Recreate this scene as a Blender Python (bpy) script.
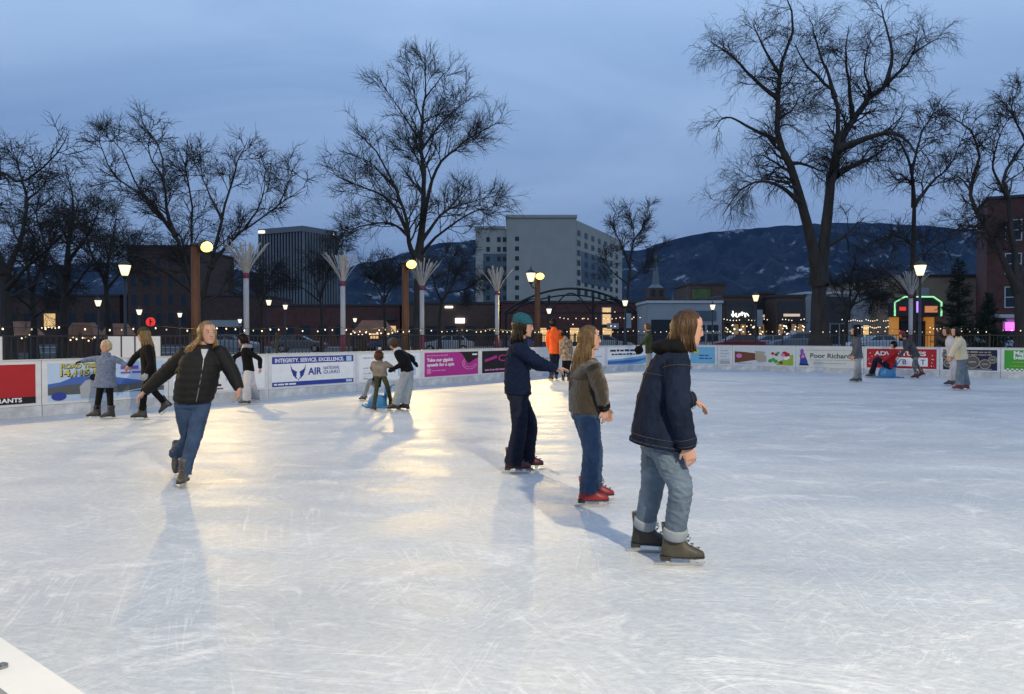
import bpy, bmesh, math, random
import numpy as np
from mathutils import Vector, Matrix, noise as mnoise
R = math.radians
scene = bpy.context.scene
for _o in list(bpy.data.objects):
    bpy.data.objects.remove(_o)
COL = scene.collection

# ------------------------------------------------------------------ camera
F = 739.0            # focal length in pixels (26 mm equivalent phone lens)
HZ = 334.0           # pixel row of the horizon
EYE = 1.5            # camera height above the ice
cam_d = bpy.data.cameras.new('camera')
cam_d.sensor_width = 36.0
cam_d.lens = F / 1024 * 36.0
cam_d.clip_start = 0.05
cam_d.clip_end = 30000
cam = bpy.data.objects.new('camera', cam_d)
cam.location = (0, 0, EYE)
cam.rotation_euler = (R(90) - math.atan((347 - HZ) / F), 0, 0)
COL.objects.link(cam)
scene.camera = cam

# ------------------------------------------------------------------ dusk sky
world = bpy.data.worlds.new('World')
scene.world = world
world.use_nodes = True
nt = world.node_tree
nt.nodes.clear()
def wn(t, **kw):
    n = nt.nodes.new(t)
    for k, v in kw.items():
        setattr(n, k, v)
    return n
w_out = wn('ShaderNodeOutputWorld')
w_bg = wn('ShaderNodeBackground')
w_sky = wn('ShaderNodeTexSky', sky_type='NISHITA', sun_disc=False)
w_sky.sun_elevation = R(1.0)
w_sky.sun_rotation = R(20)
w_sky.altitude = 1800
w_sky.air_density = 1.0
w_sky.dust_density = 0.3
w_sky.ozone_density = 4.0
w_skys = wn('ShaderNodeVectorMath', operation='SCALE')
w_skys.inputs['Scale'].default_value = 0.08
nt.links.new(w_sky.outputs[0], w_skys.inputs[0])
# the overcast deck: a soft sheet of cloud with broad, streaky breaks
w_tc = wn('ShaderNodeTexCoord')
w_sep = wn('ShaderNodeSeparateXYZ')
nt.links.new(w_tc.outputs['Generated'], w_sep.inputs[0])
w_zz = wn('ShaderNodeMath', operation='MAXIMUM'); w_zz.inputs[1].default_value = 0.0
nt.links.new(w_sep.outputs['Z'], w_zz.inputs[0])
w_za = wn('ShaderNodeMath', operation='ADD'); w_za.inputs[1].default_value = 0.22
nt.links.new(w_zz.outputs[0], w_za.inputs[0])
w_dx = wn('ShaderNodeMath', operation='DIVIDE'); w_dy = wn('ShaderNodeMath', operation='DIVIDE')
nt.links.new(w_sep.outputs['X'], w_dx.inputs[0]); nt.links.new(w_za.outputs[0], w_dx.inputs[1])
nt.links.new(w_sep.outputs['Y'], w_dy.inputs[0]); nt.links.new(w_za.outputs[0], w_dy.inputs[1])
w_cmb = wn('ShaderNodeCombineXYZ')
nt.links.new(w_dx.outputs[0], w_cmb.inputs[0]); nt.links.new(w_dy.outputs[0], w_cmb.inputs[1])
w_map = wn('ShaderNodeMapping')
w_map.inputs['Rotation'].default_value = (0, 0, R(-18))
w_map.inputs['Scale'].default_value = (0.75, 1.35, 1.0)
w_map.inputs['Location'].default_value = (1.7, 0.4, 0)
nt.links.new(w_cmb.outputs[0], w_map.inputs[0])
w_no = wn('ShaderNodeTexNoise')
w_no.inputs['Scale'].default_value = 1.25
w_no.inputs['Detail'].default_value = 7
w_no.inputs['Roughness'].default_value = 0.52
w_no.inputs['Distortion'].default_value = 0.7
nt.links.new(w_map.outputs[0], w_no.inputs['Vector'])
w_cr = wn('ShaderNodeValToRGB')
w_cr.color_ramp.elements[0].position = 0.18
w_cr.color_ramp.elements[0].color = (0.230, 0.385, 0.700, 1)
w_cr.color_ramp.elements[1].position = 0.82
w_cr.color_ramp.elements[1].color = (0.440, 0.630, 0.960, 1)
nt.links.new(w_no.outputs[0], w_cr.inputs[0])
# the deck is thinner and brighter overhead than along the horizon
w_hr = wn('ShaderNodeValToRGB')
w_hr.color_ramp.elements[0].position = 0.0
w_hr.color_ramp.elements[0].color = (0.50, 0.51, 0.55, 1)
w_hr.color_ramp.elements[1].position = 0.42
w_hr.color_ramp.elements[1].color = (1.22, 1.20, 1.14, 1)
nt.links.new(w_zz.outputs[0], w_hr.inputs[0])
w_mul = wn('ShaderNodeMixRGB', blend_type='MULTIPLY'); w_mul.inputs[0].default_value = 1.0
nt.links.new(w_cr.outputs[0], w_mul.inputs[1]); nt.links.new(w_hr.outputs[0], w_mul.inputs[2])
w_mix = wn('ShaderNodeMixRGB', blend_type='MIX'); w_mix.inputs[0].default_value = 0.90
nt.links.new(w_skys.outputs[0], w_mix.inputs[1]); nt.links.new(w_mul.outputs[0], w_mix.inputs[2])
nt.links.new(w_mix.outputs[0], w_bg.inputs[0])
w_bg.inputs[1].default_value = 1.0
nt.links.new(w_bg.outputs[0], w_out.inputs[0])

scene.view_settings.view_transform = 'Standard'
scene.view_settings.look = 'None'
scene.view_settings.gamma = 1.0
scene.view_settings.exposure = 0.0
scene.view_settings.use_curve_mapping = False
scene.cycles.use_denoising = True
scene.cycles.max_bounces = 5
scene.cycles.diffuse_bounces = 2
scene.cycles.glossy_bounces = 2
scene.cycles.transparent_max_bounces = 8
scene.cycles.sample_clamp_indirect = 3.0
scene.cycles.caustics_reflective = False
scene.cycles.caustics_refractive = False

LAMP_W = 370.0      # rink floodlights, watts each
LAMP_COL = (1.0, 0.69, 0.24)

# ------------------------------------------------------------------ helpers
def W(px, py, d):
    """photo pixel at depth d (metres in front of the camera) -> world point"""
    return Vector(((px - 512) / F * d, d, EYE - (py - HZ) / F * d))

def tag(o, label=None, cat=None, group=None, kind=None):
    if label: o['label'] = label
    if cat: o['category'] = cat
    if group: o['group'] = group
    if kind: o['kind'] = kind
    return o

def empty(name, loc=(0, 0, 0), rz=0.0, label=None, cat=None, group=None):
    o = bpy.data.objects.new(name, None)
    o.location = loc
    o.rotation_euler = (0, 0, rz)
    o.empty_display_size = 0.2
    COL.objects.link(o)
    return tag(o, label, cat, group)

def link(name, me, mat=None, parent=None, loc=None):
    o = bpy.data.objects.new(name, me)
    if mat is not None and len(me.materials) == 0:
        me.materials.append(mat)
    if parent is not None:
        o.parent = parent
    if loc is not None:
        o.location = loc
    COL.objects.link(o)
    return o

def copy_tree(o, parent=None):
    c = o.copy()
    COL.objects.link(c)
    c.parent = parent
    for ch in list(o.children):
        copy_tree(ch, c)
    return c

class MB:
    """collects simple solids into one mesh"""
    def __init__(s):
        s.v = []; s.f = []
    def add(s, vs, fs):
        n = len(s.v)
        s.v.extend([tuple(p) for p in vs])
        s.f.extend([tuple(i + n for i in f) for f in fs])
        return s
    def box(s, c, size, rot=None):
        x, y, z = [k / 2 for k in size]
        pts = [Vector((a, b, d)) for d in (-z, z) for b in (-y, y) for a in (-x, x)]
        if rot is not None:
            pts = [rot @ p for p in pts]
        c = Vector(c)
        return s.add([p + c for p in pts], [(0, 2, 3, 1), (4, 5, 7, 6), (0, 1, 5, 4), (2, 6, 7, 3), (0, 4, 6, 2), (1, 3, 7, 5)])
    def bb(s, x0, x1, y0, y1, z0, z1):
        return s.box(((x0 + x1) / 2, (y0 + y1) / 2, (z0 + z1) / 2), (abs(x1 - x0), abs(y1 - y0), abs(z1 - z0)))
    def prism(s, poly, h, axis='y', at=0.0):
        """polygon in x,z extruded along y by h (from at)"""
        n = len(poly)
        if axis == 'y':
            a = [(p[0], at, p[1]) for p in poly]; b = [(p[0], at + h, p[1]) for p in poly]
        else:
            a = [(p[0], p[1], at) for p in poly]; b = [(p[0], p[1], at + h) for p in poly]
        fs = [tuple(range(n)), tuple(range(2 * n - 1, n - 1, -1))]
        fs += [(i, (i + 1) % n, n + (i + 1) % n, n + i) for i in range(n)]
        return s.add(a + b, fs)
    def loft(s, rings, cap=True):
        """rings: equal-length lists of points"""
        n = len(rings[0]); vs = [p for r in rings for p in r]; fs = []
        for k in range(len(rings) - 1):
            for i in range(n):
                j = (i + 1) % n
                fs.append((k * n + i, k * n + j, (k + 1) * n + j, (k + 1) * n + i))
        if cap:
            fs.append(tuple(range(n - 1, -1, -1)))
            m = (len(rings) - 1) * n
            fs.append(tuple(range(m, m + n)))
        return s.add(vs, fs)
    def tube(s, pts, rad, sides=8):
        pts = [Vector(p) for p in pts]
        if not hasattr(rad, '__len__'):
            rad = [rad] * len(pts)
        rings = []
        t0 = (pts[1] - pts[0]).normalized()
        ref = Vector((0, 0, 1)) if abs(t0.z) < 0.9 else Vector((1, 0, 0))
        a = t0.cross(ref).normalized()
        for i, p in enumerate(pts):
            t = (pts[min(i + 1, len(pts) - 1)] - pts[max(i - 1, 0)])
            t = t.normalized() if t.length > 1e-9 else t0
            a = (a - t * a.dot(t)).normalized()
            b = t.cross(a)
            rings.append([p + (a * math.cos(q) + b * math.sin(q)) * rad[i] for q in [2 * math.pi * k / sides for k in range(sides)]])
        return s.loft(rings)
    def ball(s, c, r, seg=10, rings=7, rot=None):
        c = Vector(c)
        if not hasattr(r, '__len__'):
            r = (r, r, r)
        rr = []
        for k in range(rings + 1):
            th = math.pi * (0.03 + 0.94 * k / rings)
            ring = []
            for i in range(seg):
                ph = 2 * math.pi * i / seg
                p = Vector((math.sin(th) * math.cos(ph) * r[0], math.sin(th) * math.sin(ph) * r[1], -math.cos(th) * r[2]))
                if rot is not None: p = rot @ p
                ring.append(c + p)
            rr.append(ring)
        return s.loft(rr)
    def mesh(s, name, smooth=False, origin=None):
        me = bpy.data.meshes.new(name)
        vs = s.v
        if origin is not None:
            ox, oy, oz = origin
            vs = [(a - ox, b - oy, c - oz) for a, b, c in vs]
        me.from_pydata(vs, [], s.f)
        if smooth:
            me.polygons.foreach_set('use_smooth', [True] * len(me.polygons))
        me.update()
        return me
    def build(s, name, mat, parent=None, smooth=False, origin=None, loc=None):
        return link(name, s.mesh(name, smooth, origin), mat, parent, loc)

def np_mesh(name, verts, quads, smooth=True):
    me = bpy.data.meshes.new(name)
    nv, nf = len(verts), len(quads)
    k = quads.shape[1]
    me.vertices.add(nv)
    me.vertices.foreach_set('co', np.ascontiguousarray(verts, dtype=np.float32).ravel())
    me.loops.add(nf * k)
    me.loops.foreach_set('vertex_index', np.ascontiguousarray(quads, dtype=np.int32).ravel())
    me.polygons.add(nf)
    me.polygons.foreach_set('loop_start', np.arange(0, nf * k, k, dtype=np.int32))
    me.polygons.foreach_set('loop_total', np.full(nf, k, dtype=np.int32))
    if smooth:
        me.polygons.foreach_set('use_smooth', np.ones(nf, dtype=bool))
    me.update(calc_edges=True)
    return me

# ------------------------------------------------------------------ materials
MATS = {}
def mat(name, col, rough=0.6, var=0.15, scale=6.0, bump=0.0, bscale=None, metal=0.0, spec=0.5, stretch=None, sheen=0.0, emis=None, emis_s=0.0, coords='Object', transmission=0.0):
    if name in MATS:
        return MATS[name]
    m = bpy.data.materials.new(name)
    m.use_nodes = True
    t = m.node_tree
    b = t.nodes['Principled BSDF']
    b.inputs['Roughness'].default_value = rough
    b.inputs['Metallic'].default_value = metal
    b.inputs['Specular IOR Level'].default_value = spec
    if sheen:
        b.inputs['Sheen Weight'].default_value = sheen
    if transmission:
        b.inputs['Transmission Weight'].default_value = transmission
    c4 = (col[0], col[1], col[2], 1)
    tc = t.nodes.new('ShaderNodeTexCoord')
    vec = tc.outputs[coords]
    if stretch:
        mp = t.nodes.new('ShaderNodeMapping')
        mp.inputs['Scale'].default_value = stretch
        t.links.new(vec, mp.inputs[0]); vec = mp.outputs[0]
    if var > 0:
        n = t.nodes.new('ShaderNodeTexNoise')
        n.inputs['Scale'].default_value = scale
        n.inputs['Detail'].default_value = 5
        n.inputs['Roughness'].default_value = 0.6
        t.links.new(vec, n.inputs['Vector'])
        r = t.nodes.new('ShaderNodeValToRGB')
        r.color_ramp.elements[0].position = 0.3
        r.color_ramp.elements[1].position = 0.7
        r.color_ramp.elements[0].color = tuple(max(0, c * (1 - var)) for c in col) + (1,)
        r.color_ramp.elements[1].color = tuple(min(1, c * (1 + var)) for c in col) + (1,)
        t.links.new(n.outputs[0], r.inputs[0])
        t.links.new(r.outputs[0], b.inputs['Base Color'])
    else:
        b.inputs['Base Color'].default_value = c4
    if bump > 0:
        n2 = t.nodes.new('ShaderNodeTexNoise')
        n2.inputs['Scale'].default_value = bscale or scale * 6
        n2.inputs['Detail'].default_value = 4
        t.links.new(vec, n2.inputs['Vector'])
        bp = t.nodes.new('ShaderNodeBump')
        bp.inputs['Strength'].default_value = bump
        bp.inputs['Distance'].default_value = 0.01
        t.links.new(n2.outputs[0], bp.inputs['Height'])
        t.links.new(bp.outputs[0], b.inputs['Normal'])
    if emis is not None:
        b.inputs['Emission Color'].default_value = (emis[0], emis[1], emis[2], 1)
        b.inputs['Emission Strength'].default_value = emis_s
        m.cycles.emission_sampling = 'NONE'
    MATS[name] = m
    return m

def text_mesh(txt, size, depth=0.004, align='LEFT', bold=0.0):
    """lettering in the x,z plane facing -y"""
    cu = bpy.data.curves.new('lettering', 'FONT')
    cu.body = txt
    cu.size = size
    cu.extrude = depth / 2
    cu.offset = bold
    cu.align_x = align
    cu.align_y = 'BOTTOM_BASELINE'
    cu.resolution_u = 3
    o = bpy.data.objects.new('lettering', cu)
    COL.objects.link(o)
    dg = bpy.context.evaluated_depsgraph_get()
    me = bpy.data.meshes.new_from_object(o.evaluated_get(dg))
    bpy.data.objects.remove(o)
    bpy.data.curves.remove(cu)
    me.transform(Matrix.Rotation(R(90), 4, 'X'))
    return me

def lettering(txt, size, m, parent, loc, align='LEFT', bold=0.0, width=None, slant=0.0, rot=0.0, name='lettering'):
    me = text_mesh(txt, size, align=align, bold=bold)
    if width is not None and len(me.vertices):
        xs = [v.co.x for v in me.vertices]
        k = width / max(1e-6, max(xs) - min(xs))
        for v in me.vertices: v.co.x *= k
    if slant:
        for v in me.vertices: v.co.x += v.co.z * slant
    if rot:
        me.transform(Matrix.Rotation(rot, 4, 'Y'))
    return link(name, me, m, parent, loc)
# ------------------------------------------------------------------ rink geometry
RU = Vector((0.607, 0.794, 0)); RU.normalize()
RV = Vector((RU.y, -RU.x, 0))
U0, U1, V0, V1, RC = 0.398, 30.0, -15.0, 7.0, 3.4
def uv(u, v, z=0.0):
    p = RU * u + RV * v
    return Vector((p.x, p.y, z))
def ring_path(off=0.0, step=0.25):
    """rink outline, left side first, interior on the right hand; off = metres outwards"""
    u0, u1, v0, v1, r = U0 - off, U1 + off, V0 - off, V1 + off, RC + off
    pts = []
    def line(a, b):
        n = max(1, int((b - a).length / step))
        for i in range(n): pts.append(a + (b - a) * i / n)
    def arc(cu, cv, a0, a1):
        n = max(4, int(r * abs(a1 - a0) / step))
        for i in range(n):
            a = a0 + (a1 - a0) * i / n
            pts.append(uv(cu + r * math.cos(a), cv + r * math.sin(a)))
    h = math.pi / 2
    line(uv(u0 + r, v0), uv(u1 - r, v0)); arc(u1 - r, v0 + r, -h, 0)
    line(uv(u1, v0 + r), uv(u1, v1 - r)); arc(u1 - r, v1 - r, 0, h)
    line(uv(u1 - r, v1), uv(u0 + r, v1)); arc(u0 + r, v1 - r, h, 2 * h)
    line(uv(u0, v1 - r), uv(u0, v0 + r)); arc(u0 + r, v0 + r, 2 * h, 3 * h)
    return pts
class Path:
    def __init__(s, pts):
        s.p = pts + [pts[0]]
        s.s = [0.0]
        for a, b in zip(s.p, s.p[1:]): s.s.append(s.s[-1] + (b - a).length)
        s.L = s.s[-1]
        s.arr = np.array(s.s)
        s.xs = np.array([p.x for p in s.p]); s.ys = np.array([p.y for p in s.p])
    def at(s, d):
        d = d % s.L
        return Vector((float(np.interp(d, s.arr, s.xs)), float(np.interp(d, s.arr, s.ys)), 0))
    def of_px(s, px):
        """arc length where the far side of the ring crosses an image column"""
        best = None
        for i in range(len(s.p) - 1):
            a, b = s.p[i], s.p[i + 1]
            if a.y < 4 or b.y < 4 or s.s[i] > s.L * 0.62: continue
            pa, pb = 512 + F * a.x / a.y, 512 + F * b.x / b.y
            if pa <= px <= pb and pb > pa:
                best = s.s[i] + (s.s[i + 1] - s.s[i]) * (px - pa) / (pb - pa)
                break
        return best
RING = Path(ring_path(0.0))
FENCE_RING = Path(ring_path(2.3))

# ------------------------------------------------------------------ ground
m_ground = mat('park_ground', (0.045, 0.042, 0.034), 0.95, 0.45, 0.35, 0.5, 3.0)
m_road = mat('asphalt', (0.045, 0.046, 0.05), 0.75, 0.25, 0.8, 0.3, 30)
m_walk = mat('concrete_walk', (0.20, 0.20, 0.195), 0.85, 0.18, 0.9, 0.25, 18)
gr = MB()
G = 16000.0
gr.add([(-G, -G, -0.06), (G, -G, -0.06), (G, G, -0.06), (-G, G, -0.06)], [(0, 1, 2, 3)])
tag(gr.build('ground', m_ground), kind='structure')
rd = MB(); rd.add([(-400, 58, -0.052), (400, 58, -0.052), (400, 76, -0.052), (-400, 76, -0.052)], [(0, 1, 2, 3)])
tag(rd.build('road', m_road), kind='structure')
sw = MB(); sw.bb(-400, 400, 76.0, 81.5, -0.1, 0.08); sw.bb(-400, 400, 55.0, 58.0, -0.1, 0.08)
tag(sw.build('pavement', m_walk), kind='structure')
pv = MB()
ap = ring_path(5.5, 0.8)
pv.add([(p.x, p.y, -0.03) for p in ap], [tuple(range(len(ap) - 1, -1, -1))])
tag(pv.build('plaza_paving', m_walk), kind='structure')

# ------------------------------------------------------------------ ice
def ice_material():
    m = bpy.data.materials.new('skated_ice')
    m.use_nodes = True
    t = m.node_tree; L = t.links
    b = t.nodes['Principled BSDF']
    tc = t.nodes.new('ShaderNodeTexCoord')
    def node(k, **kw):
        n = t.nodes.new(k)
        for a, v in kw.items(): setattr(n, a, v)
        return n
    def noise(scale, detail=6, rough=0.6, st=None, rot=0.0, dist=0.0):
        mp = node('ShaderNodeMapping')
        mp.inputs['Rotation'].default_value = (0, 0, rot)
        if st: mp.inputs['Scale'].default_value = st
        L.new(tc.outputs['Object'], mp.inputs[0])
        n = node('ShaderNodeTexNoise')
        n.inputs['Scale'].default_value = scale; n.inputs['Detail'].default_value = detail
        n.inputs['Roughness'].default_value = rough; n.inputs['Distortion'].default_value = dist
        L.new(mp.outputs[0], n.inputs['Vector'])
        return n.outputs[0]
    def ramp(x, p0, p1, c0=0.0, c1=1.0):
        r = node('ShaderNodeMapRange'); r.interpolation_type = 'SMOOTHSTEP'
        r.inputs['From Min'].default_value = p0; r.inputs['From Max'].default_value = p1
        r.inputs['To Min'].default_value = c0; r.inputs['To Max'].default_value = c1
        L.new(x, r.inputs['Value']); return r.outputs['Result']
    def mx(a, bb, op='MAXIMUM'):
        n = node('ShaderNodeMath', operation=op)
        for i, q in enumerate((a, bb)):
            if isinstance(q, (int, float)): n.inputs[i].default_value = q
            else: L.new(q, n.inputs[i])
        return n.outputs[0]
    # blade cuts: arcs swept about many centres plus warped straight glides, broken up by patches
    cuts = None
    warp = node('ShaderNodeTexNoise'); warp.inputs['Scale'].default_value = 0.22; warp.inputs['Detail'].default_value = 2
    L.new(tc.outputs['Object'], warp.inputs['Vector'])
    wv = node('ShaderNodeVectorMath', operation='MULTIPLY_ADD')
    wv.inputs[1].default_value = (5.0, 5.0, 0); L.new(warp.outputs['Color'], wv.inputs[0]); L.new(tc.outputs['Object'], wv.inputs[2])
    def cutline(vec, sc, width, i, lo=0.46, hi=0.60):
        n = node('ShaderNodeTexNoise'); n.inputs['Scale'].default_value = sc; n.inputs['Detail'].default_value = 3; n.inputs['Roughness'].default_value = 0.6
        L.new(vec, n.inputs['Vector'])
        ab = node('ShaderNodeMath', operation='ABSOLUTE'); L.new(mx(n.outputs[0], 0.5, 'SUBTRACT'), ab.inputs[0])
        line = ramp(ab.outputs[0], 0.0, width, 1.0, 0.0)
        patch = ramp(noise(0.55 + 0.11 * i, 3, 0.65, None, 0.9 * i), lo, hi)
        return mx(line, patch, 'MULTIPLY')
    for i, (cx, cy, kr, ka) in enumerate([(-13.0, 6.5, 4.2, 2.6), (10.5, -4.0, 5.2, 3.2), (19.0, 12.0, 3.6, 3.0), (-4.0, -6.0, 4.6, 3.0), (2.0, 24.0, 3.2, 3.0)]):
        sb = node('ShaderNodeVectorMath', operation='SUBTRACT'); sb.inputs[1].default_value = (cx, cy, 0); L.new(tc.outputs['Object'], sb.inputs[0])
        ln = node('ShaderNodeVectorMath', operation='LENGTH'); L.new(sb.outputs[0], ln.inputs[0])
        sp = node('ShaderNodeSeparateXYZ'); L.new(sb.outputs[0], sp.inputs[0])
        at = mx(sp.outputs['Y'], sp.outputs['X'], 'ARCTAN2')
        cb = node('ShaderNodeCombineXYZ'); L.new(mx(ln.outputs['Value'], kr, 'MULTIPLY'), cb.inputs[0]); L.new(mx(at, ka, 'MULTIPLY'), cb.inputs[1])
        cb.inputs[2].default_value = 3.7 * i
        c_ = cutline(cb.outputs[0], 2.0, 0.013, i)
        cuts = c_ if cuts is None else mx(cuts, c_)
    for i, (rot, sc, st) in enumerate([(0.3, 5.5, (0.10, 2.6, 1)), (1.25, 5.0, (0.12, 2.4, 1)), (-0.75, 6.0, (0.09, 2.2, 1)), (2.2, 4.5, (0.13, 2.8, 1))]):
        mp = node('ShaderNodeMapping'); mp.inputs['Rotation'].default_value = (0, 0, rot); mp.inputs['Scale'].default_value = st
        L.new(wv.outputs[0], mp.inputs[0])
        cuts = mx(cuts, cutline(mp.outputs[0], sc, 0.011, i + 5, 0.50, 0.62))
    snow = ramp(noise(1.7, 7, 0.74, (0.8, 1.2, 1), 0.65, 0.9), 0.50, 0.68)   # scraped frost
    fine = noise(24, 6, 0.75, (0.7, 1.1, 1), 0.7, 0.6)
    broad = noise(0.35, 4, 0.55, (0.7, 1.3, 1), 0.5)
    colr = node('ShaderNodeValToRGB')
    colr.color_ramp.elements[0].position = 0.30; colr.color_ramp.elements[0].color = (0.42, 0.46, 0.505, 1)
    colr.color_ramp.elements[1].position = 0.70; colr.color_ramp.elements[1].color = (0.57, 0.60, 0.63, 1)
    L.new(broad, colr.inputs[0])
    m1 = node('ShaderNodeMixRGB'); m1.inputs[2].default_value = (0.74, 0.75, 0.755, 1)
    L.new(mx(snow, 0.6, 'MULTIPLY'), m1.inputs[0]); L.new(colr.outputs[0], m1.inputs[1])
    m2 = node('ShaderNodeMixRGB'); m2.inputs[2].default_value = (0.90, 0.90, 0.89, 1)
    L.new(mx(cuts, 0.30, 'MULTIPLY'), m2.inputs[0]); L.new(m1.outputs[0], m2.inputs[1])
    m3 = node('ShaderNodeMixRGB', blend_type='MULTIPLY'); m3.inputs[0].default_value = 1.0
    fr = ramp(fine, 0.3, 0.7, 0.86, 1.08)
    L.new(m2.outputs[0], m3.inputs[1]); L.new(fr, m3.inputs[2])
    L.new(m3.outputs[0], b.inputs['Base Color'])
    rg = ramp(noise(1.3, 6, 0.65, (0.6, 1.4, 1), 0.4), 0.35, 0.68, 0.30, 0.52)
    L.new(mx(rg, mx(snow, 0.18, 'MULTIPLY'), 'ADD'), b.inputs['Roughness'])
    b.inputs['IOR'].default_value = 1.31
    b.inputs['Specular IOR Level'].default_value = 0.16
    hgt = mx(mx(snow, 0.6, 'MULTIPLY'), mx(fine, 0.85, 'MULTIPLY'), 'ADD')
    bp = node('ShaderNodeBump'); bp.inputs['Strength'].default_value = 0.6; bp.inputs['Distance'].default_value = 0.012
    L.new(hgt, bp.inputs['Height']); L.new(bp.outputs[0], b.inputs['Normal'])
    return m
m_ice = ice_material()
ic = MB()
ip = ring_path(0.03)
ic.add([(p.x, p.y, 0.0) for p in ip] + [(p.x, p.y, -0.05) for p in ip],
       [tuple(range(len(ip) - 1, -1, -1))] + [(i, (i + 1) % len(ip), len(ip) + (i + 1) % len(ip), len(ip) + i) for i in range(len(ip))])
tag(ic.build('ice_rink_surface', m_ice), kind='structure')

# ------------------------------------------------------------------ mountains
ridge = [(-900, 262), (-400, 270), (0, 268), (100, 262), (200, 266), (300, 276), (345, 268), (400, 255), (440, 243), (480, 240), (560, 249), (640, 251), (662, 242), (692, 235),
         (740, 229), (800, 225), (860, 222), (920, 226), (985, 230), (1100, 236), (1400, 242), (1900, 262)]
def mountains():
    rx = np.array([a for a, _ in ridge], float); ry = np.array([b for _, b in ridge], float)
    cols = np.linspace(-900, 1900, 300)
    D0, D1 = 3300.0, 5600.0
    rows = np.linspace(0, 1, 46)
    verts = []
    for k, t in enumerate(rows):
        y = D0 + (D1 - D0) * t
        for px in cols:
            X = (px - 512) / F * D1 * (0.86 + 0.14 * t)
            hr = (HZ - np.interp(px, rx, ry)) / F * D1
            p = Vector((X / 620.0, y / 620.0, 3.1))
            n = mnoise.fractal(p, 0.9, 2.1, 6)
            rid = 1 - 1.6 * abs(mnoise.fractal(Vector((X / 210.0, y / 620.0, 8.3)), 0.8, 2.1, 6))
            prof = t ** 0.85
            h = hr * (prof * (0.66 + 0.30 * rid) + 0.30 * n * math.sin(math.pi * min(1, t)) )
            if k == len(rows) - 1:
                h = hr * 1.0 + 16 * mnoise.fractal(Vector((X / 110.0, 0, 5)), 0.9, 2.0, 5)
            verts.append((X, y, max(-20, h) if k else -30))
    n = len(cols)
    quads = np.array([(k * n + i, k * n + i + 1, (k + 1) * n + i + 1, (k + 1) * n + i) for k in range(len(rows) - 1) for i in range(n - 1)])
    me = np_mesh('mountains', np.array(verts), quads)
    m = bpy.data.materials.new('forested_slopes'); m.use_nodes = True
    t = m.node_tree; b = t.nodes['Principled BSDF']; b.inputs['Roughness'].default_value = 0.95
    b.inputs['Specular IOR Level'].default_value = 0.1
    g = t.nodes.new('ShaderNodeNewGeometry')
    def nz(sc, det, lo, hi, st=None):
        mp = t.nodes.new('ShaderNodeMapping')
        if st: mp.inputs['Scale'].default_value = st
        t.links.new(g.outputs['Position'], mp.inputs[0])
        a = t.nodes.new('ShaderNodeTexNoise'); a.inputs['Scale'].default_value = sc; a.inputs['Detail'].default_value = det
        a.inputs['Roughness'].default_value = 0.68
        t.links.new(mp.outputs[0], a.inputs['Vector'])
        r = t.nodes.new('ShaderNodeMapRange'); r.inputs['From Min'].default_value = lo; r.inputs['From Max'].default_value = hi
        t.links.new(a.outputs[0], r.inputs['Value']); return r.outputs['Result']
    mix = t.nodes.new('ShaderNodeMixRGB')
    mix.inputs[1].default_value = (0.008, 0.014, 0.020, 1); mix.inputs[2].default_value = (0.040, 0.043, 0.045, 1)
    t.links.new(nz(0.012, 8, 0.38, 0.66), mix.inputs[0])
    mu = t.nodes.new('ShaderNodeMath'); mu.operation = 'MULTIPLY'
    t.links.new(nz(0.0075, 9, 0.57, 0.66, (1, 0.7, 1.9)), mu.inputs[0]); t.links.new(nz(0.0016, 4, 0.46, 0.58), mu.inputs[1])
    mix2 = t.nodes.new('ShaderNodeMixRGB'); mix2.inputs[2].default_value = (0.50, 0.52, 0.55, 1)
    t.links.new(mu.outputs[0], mix2.inputs[0]); t.links.new(mix.outputs[0], mix2.inputs[1])
    t.links.new(mix2.outputs[0], b.inputs['Base Color'])
    tag(link('mountains', me, m), kind='structure')
mountains()

def haze():
    bx = MB(); bx.bb(-7500, 7500, -300, 6200, -60, 1000)
    m = bpy.data.materials.new('evening_haze'); m.use_nodes = True
    t = m.node_tree; t.nodes.clear()
    o = t.nodes.new('ShaderNodeOutputMaterial'); v = t.nodes.new('ShaderNodeVolumePrincipled')
    v.inputs['Color'].default_value = (0.26, 0.50, 1.0, 1)
    v.inputs['Density'].default_value = 0.000026
    v.inputs['Anisotropy'].default_value = 0.0
    t.links.new(v.outputs[0], o.inputs['Volume'])
    h = bx.build('haze', m)
    tag(h, 'thin evening haze over the town and mountains', kind='stuff')
USE_HAZE = True
if USE_HAZE:
    haze()
# ------------------------------------------------------------------ dasher boards with advertising
m_board = mat('white_board', (0.64, 0.65, 0.66), 0.5, 0.10, 2.4, 0.12, 14, stretch=(.5, 1, 1.6))
m_cap = mat('white_cap', (0.56, 0.56, 0.54), 0.45, 0.07, 3.0, 0.1, 30)
m_kick = mat('kick_plate', (0.52, 0.54, 0.56), 0.5, 0.28, 3.5, 0.1, 12)
m_bolt = mat('bolt_steel', (0.28, 0.28, 0.29), 0.4, 0.1, 40, metal=0.9)
m_frame = mat('galvanised', (0.25, 0.26, 0.28), 0.5, 0.15, 8, metal=0.7)
def flat(name, col, rough=0.45):
    return mat('print_' + name, col, 0.6, 0.06, 5.0, spec=0.2)
P_RED = flat('red', (0.40, 0.025, 0.03)); P_BLK = flat('black', (0.018, 0.016, 0.02)); P_WHT = flat('white', (0.78, 0.79, 0.80))
P_NAVY = flat('navy', (0.035, 0.06, 0.30)); P_PINK = flat('magenta', (0.44, 0.035, 0.25)); P_LPINK = flat('pale_pink', (0.62, 0.22, 0.44))
P_GREY = flat('grey', (0.38, 0.40, 0.42)); P_LGREY = flat('light_grey', (0.60, 0.62, 0.63)); P_SKY = flat('sky_blue', (0.16, 0.42, 0.62))
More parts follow.
